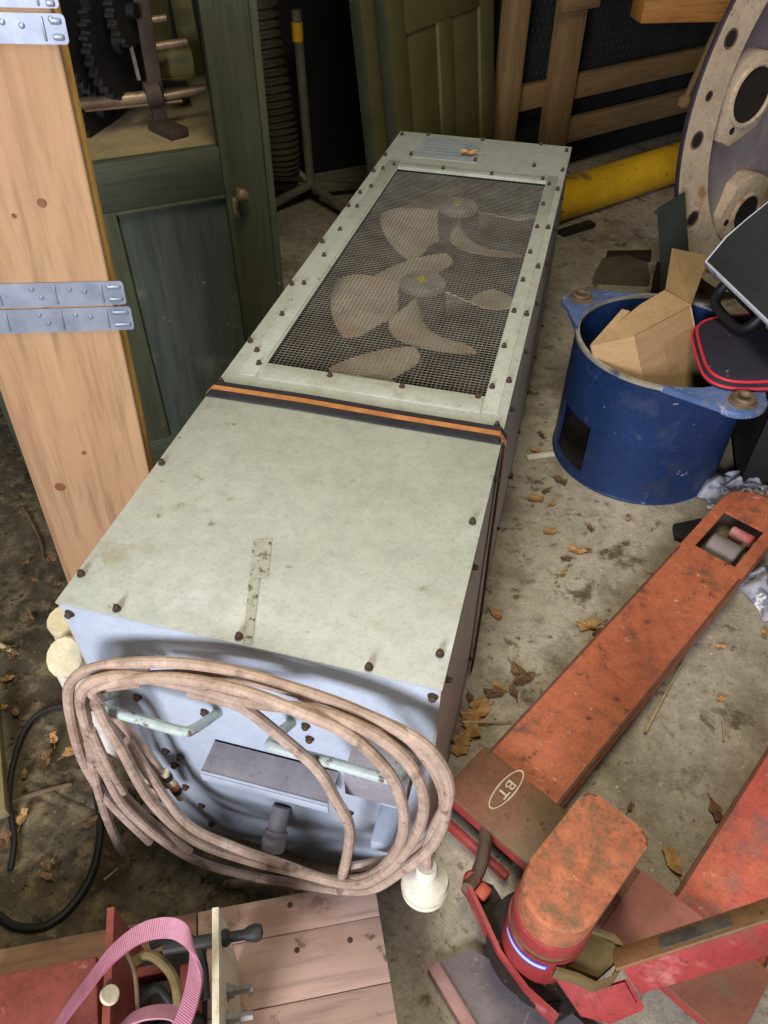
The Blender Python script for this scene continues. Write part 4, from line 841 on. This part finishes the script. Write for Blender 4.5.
MB().prism([at(u, v, z) for u, v, z in ((596, 990, .164), (624, 982, .180), (636, 1004, .155), (608, 1014, .138))], (0, -.001, .004)).build('yoke_plate', M['red'], trk)
mb = MB(); mb.prism([at(u, v, .19) for u, v in ((562, 942), (588, 934), (622, 952), (618, 962), (596, 982), (566, 970))], (0, 0, .02), bevel=.004); mb.build('yoke_block', M['yoke'], trk)
yk = [at(u, v, .205) for u, v in ((554, 972), (575, 978), (594, 987), (612, 980), (626, 955), (612, 940), (590, 932))]
MB().ribbon(yk, [(0, 0, .035)] * 7, .006).build('yoke_bracket', M['yoke'], trk)
# debris-covered sheet at the front of the truck
shp = [at(u, v, .012) for u, v in ((433, 968), (470, 950), (540, 985), (600, 1040), (560, 1100), (470, 1040))]
o = MB().prism(shp, (0, 0, .006)).build('steel_sheet', M['dustplate'], smooth=0); tag(o, 'dusty grey steel sheet lying under the steering end of the pallet truck', 'sheet')
o = MB().bar(at(432, 968, .0) + V((0, 0, .012)), at(475, 1040, 0) + V((0, 0, .012)), .022, .024, bevel=.002).build('lit_sheet_edge', mat('lit_edge_pink', (176, 140, 134), (160, 112, 104), .5, scale=12)); tag(o, 'pale pink strip painted as the lit left edge of the steel sheet', 'strip')  # the sheet's lit edge, painted pale as a separate strip

# ================================================================ wooden pallet, bottom left
PZ = .14
pc = at(377, 897, PZ); pc = pc + PAL_N * -.03                       # right far corner
pal = thing('wooden_pallet', pc - PAL_D * .35 + PAL_N * .2 - V((0, 0, PZ)), 'weathered reddish wooden pallet in front of the grey cabinet', 'pallet')
def pq(s, t, z=PZ): q = pc - PAL_D * s + PAL_N * t; return V((q.x, q.y, z))
pax = (PAL_D, PAL_N, V((0, 0, 1)))
def pboard(s0, s1, t0, t1, mm, z0=PZ - .02, z1=PZ, name='deck_board'): MB().box(pq((s0 + s1) / 2, (t0 + t1) / 2, (z0 + z1) / 2), (s1 - s0, t1 - t0, z1 - z0), pax, .002).build(name, mm, pal)
pboard(.30, .95, 0, .052, M['pallet_dk']); pboard(0, .298, 0, .0595, M['pallet']); pboard(.30, .95, .056, .155, M['pallet']); pboard(0, .298, .060, .157, M['pallet']); pboard(0.0, .95, .158, .2655, M['pallet']); pboard(.001, .95, .266, .40, M['pallet']); pboard(0, .95, .401, .53, M['pallet'])
for s in (.05, .46, .88):
    pboard(s - .05, s + .05, 0.002, .52, M['pallet_dk'], .098, .119, 'cross_board'); pboard(s - .05, s + .05, .004, .516, M['pallet_dk'], 0, .018, 'bottom_board')
    for t in (.05, .26, .47): pboard(s - .048, s + .048, t - .045, t + .045, M['pallet_dk'], .019, .097, 'block')
for (u, v) in ((290, 905), (297, 950), (350, 940)):
    q = at(u, v, PZ); MB().lathe(q - V((0, 0, .0005)), (0, 0, 1), [(0, .0012), (.003, .0014), (.0045, .001), (.0055, 0)], 7).build('nail_head', M['rust'], pal)
# ---------------------------------------------------------------- maroon machine on the pallet
mz = PZ + .001; mc = thing('maroon_machine', at(60, 1010, .2) * 1.0, 'maroon painted machine with wires and a cream plate on the wooden pallet', 'machine'); mc.location.z = mz
tz = .27
top = [at(u, v, tz) for u, v in ((-60, 986), (96, 956), (100, 1060), (-60, 1090))]
MB().prism([V((p.x, p.y, mz)) for p in top], (0, 0, tz - mz), bevel=.004).build('housing', M['maroon'], mc)
sp = [at(106, 908, .30), at(128, 910, .30)]
a_, b_ = at(107, 908, .34), at(100, 1060, .34); dv = (b_ - a_).normalized(); sdv = V((dv.y, -dv.x, 0))
if sdv.x < 0: sdv = -sdv
MB().prism([V((a_.x, a_.y, mz)), a_, b_, V((b_.x, b_.y, mz))], sdv * .010).build('side_plate', M['maroon'], mc, 0)
q = onp(108, 994, a_ + sdv * .0105, sdv); MB().lathe(at(109, 994, .345) - V((0, 0, .004)) , (V((0, 0, 1)) + sdv * .5), [(0, .004), (.011, .004), (.013, 0), (0, 0)], 24).build('round_cap', M['cream_pl'], mc)
# cream mounting plate on the right of the machine with bolts and a black knob
c0 = at(214, 908, .36); c1_ = at(214, 1050, .36); r0 = at(249, 965, .22)
n2 = V((1, -.12, 0)).normalized()
cpn = [c0, c1_, V((c1_.x + .0, c1_.y, mz)), V((c0.x, c0.y - .012, mz)), ]
pl_ = MB(); f0_ = at(212, 908, .37); f1_ = at(212, 1060, .37); g0_ = at(250, 962, .24)
dvp = (f1_ - f0_).normalized(); nv = V((-dvp.y, dvp.x, 0)); nv = nv if nv.x > 0 else -nv
corner = V((f0_.x, f0_.y, 0)) - dvp * 0.0
pl_.prism([f0_, f1_, V((f1_.x, f1_.y, mz)), V((f0_.x, f0_.y, mz)) + dvp * .02, V((f0_.x, f0_.y, .27)) - dvp * .0], nv * .009); pl_.build('cream_plate', M['creamplate'], mc, 0)
def onside(s, z): return V((f0_.x, f0_.y, z)) + dvp * s + nv * .009
for (s, z) in ((.085, .29), (.12, .30), (.155, .27)):
    b = MB(); c = onside(s, z); b.lathe(c, nv, [(.013, 0), (.013, .002), (.010, .002), (.010, .010), (.006, .010), (.006, .035), (0, .036)], 6); b.build('bolt', M['steel'], mc)
kb = onside(.030, .335); MB().lathe(kb, nv, [(.011, 0), (.012, .006), (.007, .012), (.007, .03), (.010, .036), (.012, .045), (.010, .054), (0, .057)], 18).build('black_knob', M['rubber'], mc)
MB().tube([kb - nv * .012, kb - nv * .08], .009, 12).build('rod', M['rubber'], mc)
# wires and small parts between the plates
for (pts, r, mm) in ((((130, 965, .30), (150, 955, .31), (172, 975, .30), (178, 1010, .28), (170, 1060, .25)), .007, 'yoke'), (((125, 950, .32), (135, 975, .32), (138, 1020, .30), (140, 1060, .28)), .003, 'twig'), (((150, 945, .28), (180, 935, .28), (200, 955, .27), (205, 1000, .26)), .008, 'rubber'), (((140, 1000, .26), (160, 990, .26), (185, 1030, .24)), .006, 'rubber')):
    MB().tube(spline([at(*p) for p in pts], 8), r, 10).build('wire', M[mm], mc)
for (u, v, w, h, z, mm) in ((160, 1000, .03, .05, .20, 'browniron'), (188, 985, .025, .06, .21, 'maroon'), (150, 970, .06, .015, .19, 'maroon'), (175, 1035, .07, .04, .2, 'dull')):
    c = at(u, v, z); MB().box((c.x, c.y, (c.z + mz) / 2), (w, h, c.z - mz), pax, .003).build('inner_part', M[mm], mc)
MB().box(at(160, 1010, mz + .01), (.14, .16, .012), pax).build('base_plate', M['dull'], mc)
# pink sling: arched webbing loop
def sling(uvz, wv, label):
    P = spline([at(*p) for p in uvz], 10); n_ = len(P); Wd = [V(wv[0]).lerp(V(wv[1]), i / (n_ - 1)) for i in range(n_)]
    mb = MB(); mb.ribbon(P, Wd, .003)
    o = mb.build('webbing_sling', M['pinkrib'], smooth=0); return tag(o, label, 'strap', )
m_, nt, bs = _tree('ribbed_pink_webbing'); M['pinkrib'] = m_
vec = _coords(nt); wv_ = nt.nodes.new('ShaderNodeTexNoise'); wv_.inputs['Scale'].default_value = 9; nt.links.new(vec, wv_.inputs['Vector'])
nt.links.new(_mix(nt, _ramp(nt, wv_.outputs['Fac'], .4, .65), lin((146, 74, 98)), lin((124, 64, 78))), bs.inputs['Base Color']); bs.inputs['Roughness'].default_value = .85
sl1 = [(40, 1060, .28), (62, 1020, .32), (88, 985, .38), (112, 955, .43), (142, 933, .46), (172, 928, .47), (189, 940, .46), (196, 965, .43), (192, 995, .38), (180, 1030, .33), (165, 1060, .29)]
P = [at(*p) for p in sl1]; Ps = spline(P, 14); nP = len(Ps)
def wdir(t):
    base = V((.33, -.94, .35)) if t < .5 else V((.55, -.6, .5))
    a = V((.28, -.40, .30)).normalized(); b = V((.10, -.85, -.50)).normalized(); c = V((.85, -.25, .10)).normalized()
    return (a.lerp(b, min(1, t / .55)) if t < .55 else b.lerp(c, min(1, (t - .55) / .2))).normalized()
mb = MB(); mb.ribbon(Ps, [wdir(i / (nP - 1)) * .024 for i in range(nP)], .003)
sl = mb.build('webbing_sling', M['pinkrib'], smooth=0); tag(sl, 'pink ribbed webbing sling arched over the maroon machine', 'strap')
rb = MB()
for i in range(2, nP - 2):                            # raised woven ribs
    for h_ in (0,):
        p_ = Ps[i].lerp(Ps[i + 1], h_); w_ = wdir((i + h_) / (nP - 1)) * .0235; t_ = (Ps[i + 1] - Ps[i]).normalized(); rb.bar(p_ - w_ / 2, p_ + w_ / 2, .0022, .0040, t_.cross(w_), 0)
rb.build('ribs', M['pink'], sl, 0)
s2 = spline([at(*p) for p in ((110, 1040, .30), (130, 1020, .32), (155, 1012, .33), (178, 1016, .32), (190, 1040, .29))], 8)
MB().ribbon(s2, [V((.1, -.8, .4)).normalized() * .02] * len(s2), .003).build('sling_end', M['pink'], sl, 0)

# ================================================================ cable, sticks, twigs and leaves on the floor
fc = MB().tube(spline([at(u, v, .02) for u, v in ((92, 712), (60, 706), (30, 722), (14, 760), (9, 800), (14, 838), (10, 870))], 8), .006, 8).build('floor_cable', M['rubber']); tag(fc, 'thin black cable curving over the dirty floor left of the cabinet', 'cable')
fc = MB().tube(spline([at(u, v, .02) for u, v in ((96, 790), (100, 830), (92, 872), (72, 905), (46, 925), (16, 926), (-6, 912))], 8), .007, 8).build('floor_cable', M['rubber']); tag(fc, 'thick black cable looping between the pallet and the white pipes', 'cable')
ws = MB().bar(at(-8, 690, .05), at(2, 815, .05), .022, .03, bevel=.002).build('wooden_batten', M['sill']); tag(ws, 'pale wooden batten at the left edge of the dirty floor', 'batten')
def twig(uv, r, mm, label, name='twig'):
    P = spline([at(u, v, .012) for u, v in uv], 5); tag(MB().tube(P, [r * (1 - .5 * i / (len(P) - 1)) for i in range(len(P))], 7).build(name, M[mm]), label, 'twig')
twig([(645, 732), (662, 700), (682, 664)], .004, 'straw', 'long pale straw lying between the two red forks', 'straw')
twig([(724, 740), (724, 726), (722, 718)], .003, 'straw', 'short pale straw stub on the floor near the right fork', 'straw')
twig([(0, 645), (14, 652), (28, 660)], .007, 'straw', 'pale stick on the dirt at the left edge of the picture', 'stick')
twig([(0, 812), (20, 800), (48, 790), (72, 784)], .008, 'twig', 'bent brown twig lying across the black cable on the dirt', 'twig')
twig([(22, 508), (28, 516), (40, 540), (44, 560)], .006, 'twig', 'thin curved twig by the foot of the pine boards', 'twig')
twig([(104, 880), (118, 868)], .002, 'straw', 'tiny straw on the dirt by the maroon machine', 'straw')
twig([(462, 722), (490, 722), (512, 721)], .003, 'straw', 'thin straw among the leaves near the cabinet corner', 'straw')
twig([(700, 715), (715, 730)], .003, 'twig', 'short dark twig lying on the floor near the right fork', 'twig')
o = MB().bar(at(527, 458, .006), at(554, 454, .006), .022, .010, bevel=.003).build('chalk_stick', M['white_pl']); tag(o, 'small white plastic strip on the floor left of the blue tub', 'strip')
def leaf_bm(p, size, rz, seed, curl=.3):
    mb = MB(); rnd = random.Random(seed); n = 15; c = V(p); pts = []
    for k in range(n):
        a_ = 2 * PI * k / n; lob = (.62 + .38 * abs(math.cos(2.5 * a_))) * rnd.uniform(.8, 1.12); r = size * lob * (.72 if abs(math.sin(a_)) > .8 else 1)
        x, y = r * math.cos(a_), r * math.sin(a_) * .72; z = .004 + curl * size * (abs(math.sin(a_ * 1.5 + seed)) * .9 + (x / size) ** 2 * .5) * rnd.uniform(.5, 1)
        pts.append(V((x * math.cos(rz) - y * math.sin(rz), x * math.sin(rz) + y * math.cos(rz), z)) + c)
    cen = mb.b.verts.new(c + V((0, 0, .004))); mid = [mb.b.verts.new((c + V((0, 0, .004))).lerp(q_, .5) + V((0, 0, rnd.uniform(0, .004)))) for q_ in pts]; bv = [mb.b.verts.new(q_) for q_ in pts]
    for k in range(n):
        k2 = (k + 1) % n; mb.b.faces.new((cen, mid[k], mid[k2])); mb.b.faces.new((mid[k], bv[k], bv[k2], mid[k2]))
    mb.thick(.0008); mb.tube([c + V((0, 0, .004)), c + V((math.cos(rz), math.sin(rz), 0)) * size * 1.5 + V((0, 0, .006))], .0009, 5); return mb
LV = [(472,730,.030,'leaf'),(480,714,.032,'leaf_or'),(464,738,.028,'leaf'),(470,716,.026,'leaf'),(459,752,.024,'leaf'),(520,676,.034,'leaf_dk'),(494,694,.028,'leaf_dk'),(535,500,.030,'leaf'),(549,533,.024,'leaf'),(560,482,.026,'leaf_dk'),(588,627,.034,'leaf'),(524,680,.030,'leaf_dk'),(500,690,.022,'leaf'),(513,692,.020,'leaf_dk'),(478,705,.026,'leaf'),(466,722,.022,'leaf_or'),(470,738,.020,'leaf'),(478,722,.018,'leaf_or'),(462,745,.020,'leaf'),(496,616,.022,'leaf_or'),(576,552,.026,'leaf_or'),(566,560,.018,'leaf_dk'),(541,436,.016,'leaf_dk'),(510,477,.018,'leaf_dk'),(546,492,.018,'leaf_dk'),(598,634,.020,'leaf_dk'),(715,812,.026,'leaf_dk'),(672,862,.030,'leaf'),(563,575,.016,'leaf'),(586,552,.016,'leaf_dk'),(552,505,.016,'leaf'),(590,530,.016,'leaf_dk'),(625,545,.014,'leaf_dk'),(720,648,.014,'leaf_or'),(720,700,.014,'leaf_or'),(764,635,.016,'leaf'),(630,808,.012,'leaf_dk'),(535,452,.018,'leaf_or'),(470,700,.018,'leaf_dk'),(628,520,.012,'leaf')]
for i, (u, v, s, mm) in enumerate(LV):
    tag(leaf_bm(at(u, v), s, random.uniform(0, 6.28), i, .35).build('dry_leaf', M[mm]), {'leaf': 'ochre dry leaf lying on the concrete right of the cabinet', 'leaf_dk': 'dark brown dry leaf lying on the concrete right of the cabinet', 'leaf_or': 'orange dry leaf lying on the concrete right of the cabinet'}[mm], 'leaf', {'leaf': 'ochre leaves right of the cabinet', 'leaf_dk': 'dark brown leaves right of the cabinet', 'leaf_or': 'orange leaves right of the cabinet'}[mm])
tag(leaf_bm(at(468, 155, H + .004), .030, .3, 77, .35).build('dry_leaf', M['leaf_or']), 'orange dry leaf lying on the far top end of the cabinet', 'leaf')
rl = random.Random(11)
for i in range(46):
    u, v = rl.uniform(2, 118), rl.uniform(560, 880)
    if i > 30: u, v = rl.uniform(90, 140), rl.uniform(690, 830)
    p_ = at(u, v, .02)
    if p_.x > X0 - .02 and p_.y > Y0 - .02: continue
    mm = rl.choice(('leaf_dk', 'leaf_dk', 'leaf_dk', 'leaf'))
    tag(leaf_bm(at(u, v, .018), rl.uniform(.010, .026), rl.uniform(0, 6.28), 100 + i, .45).build('dry_leaf', M[mm]), {'leaf_dk': 'dark brown dry leaf lying on the dirt left of the cabinet', 'leaf': 'ochre dry leaf lying on the dirt left of the cabinet'}[mm], 'leaf', {'leaf_dk': 'dark brown leaves on the dirt', 'leaf': 'ochre leaves on the dirt'}[mm])
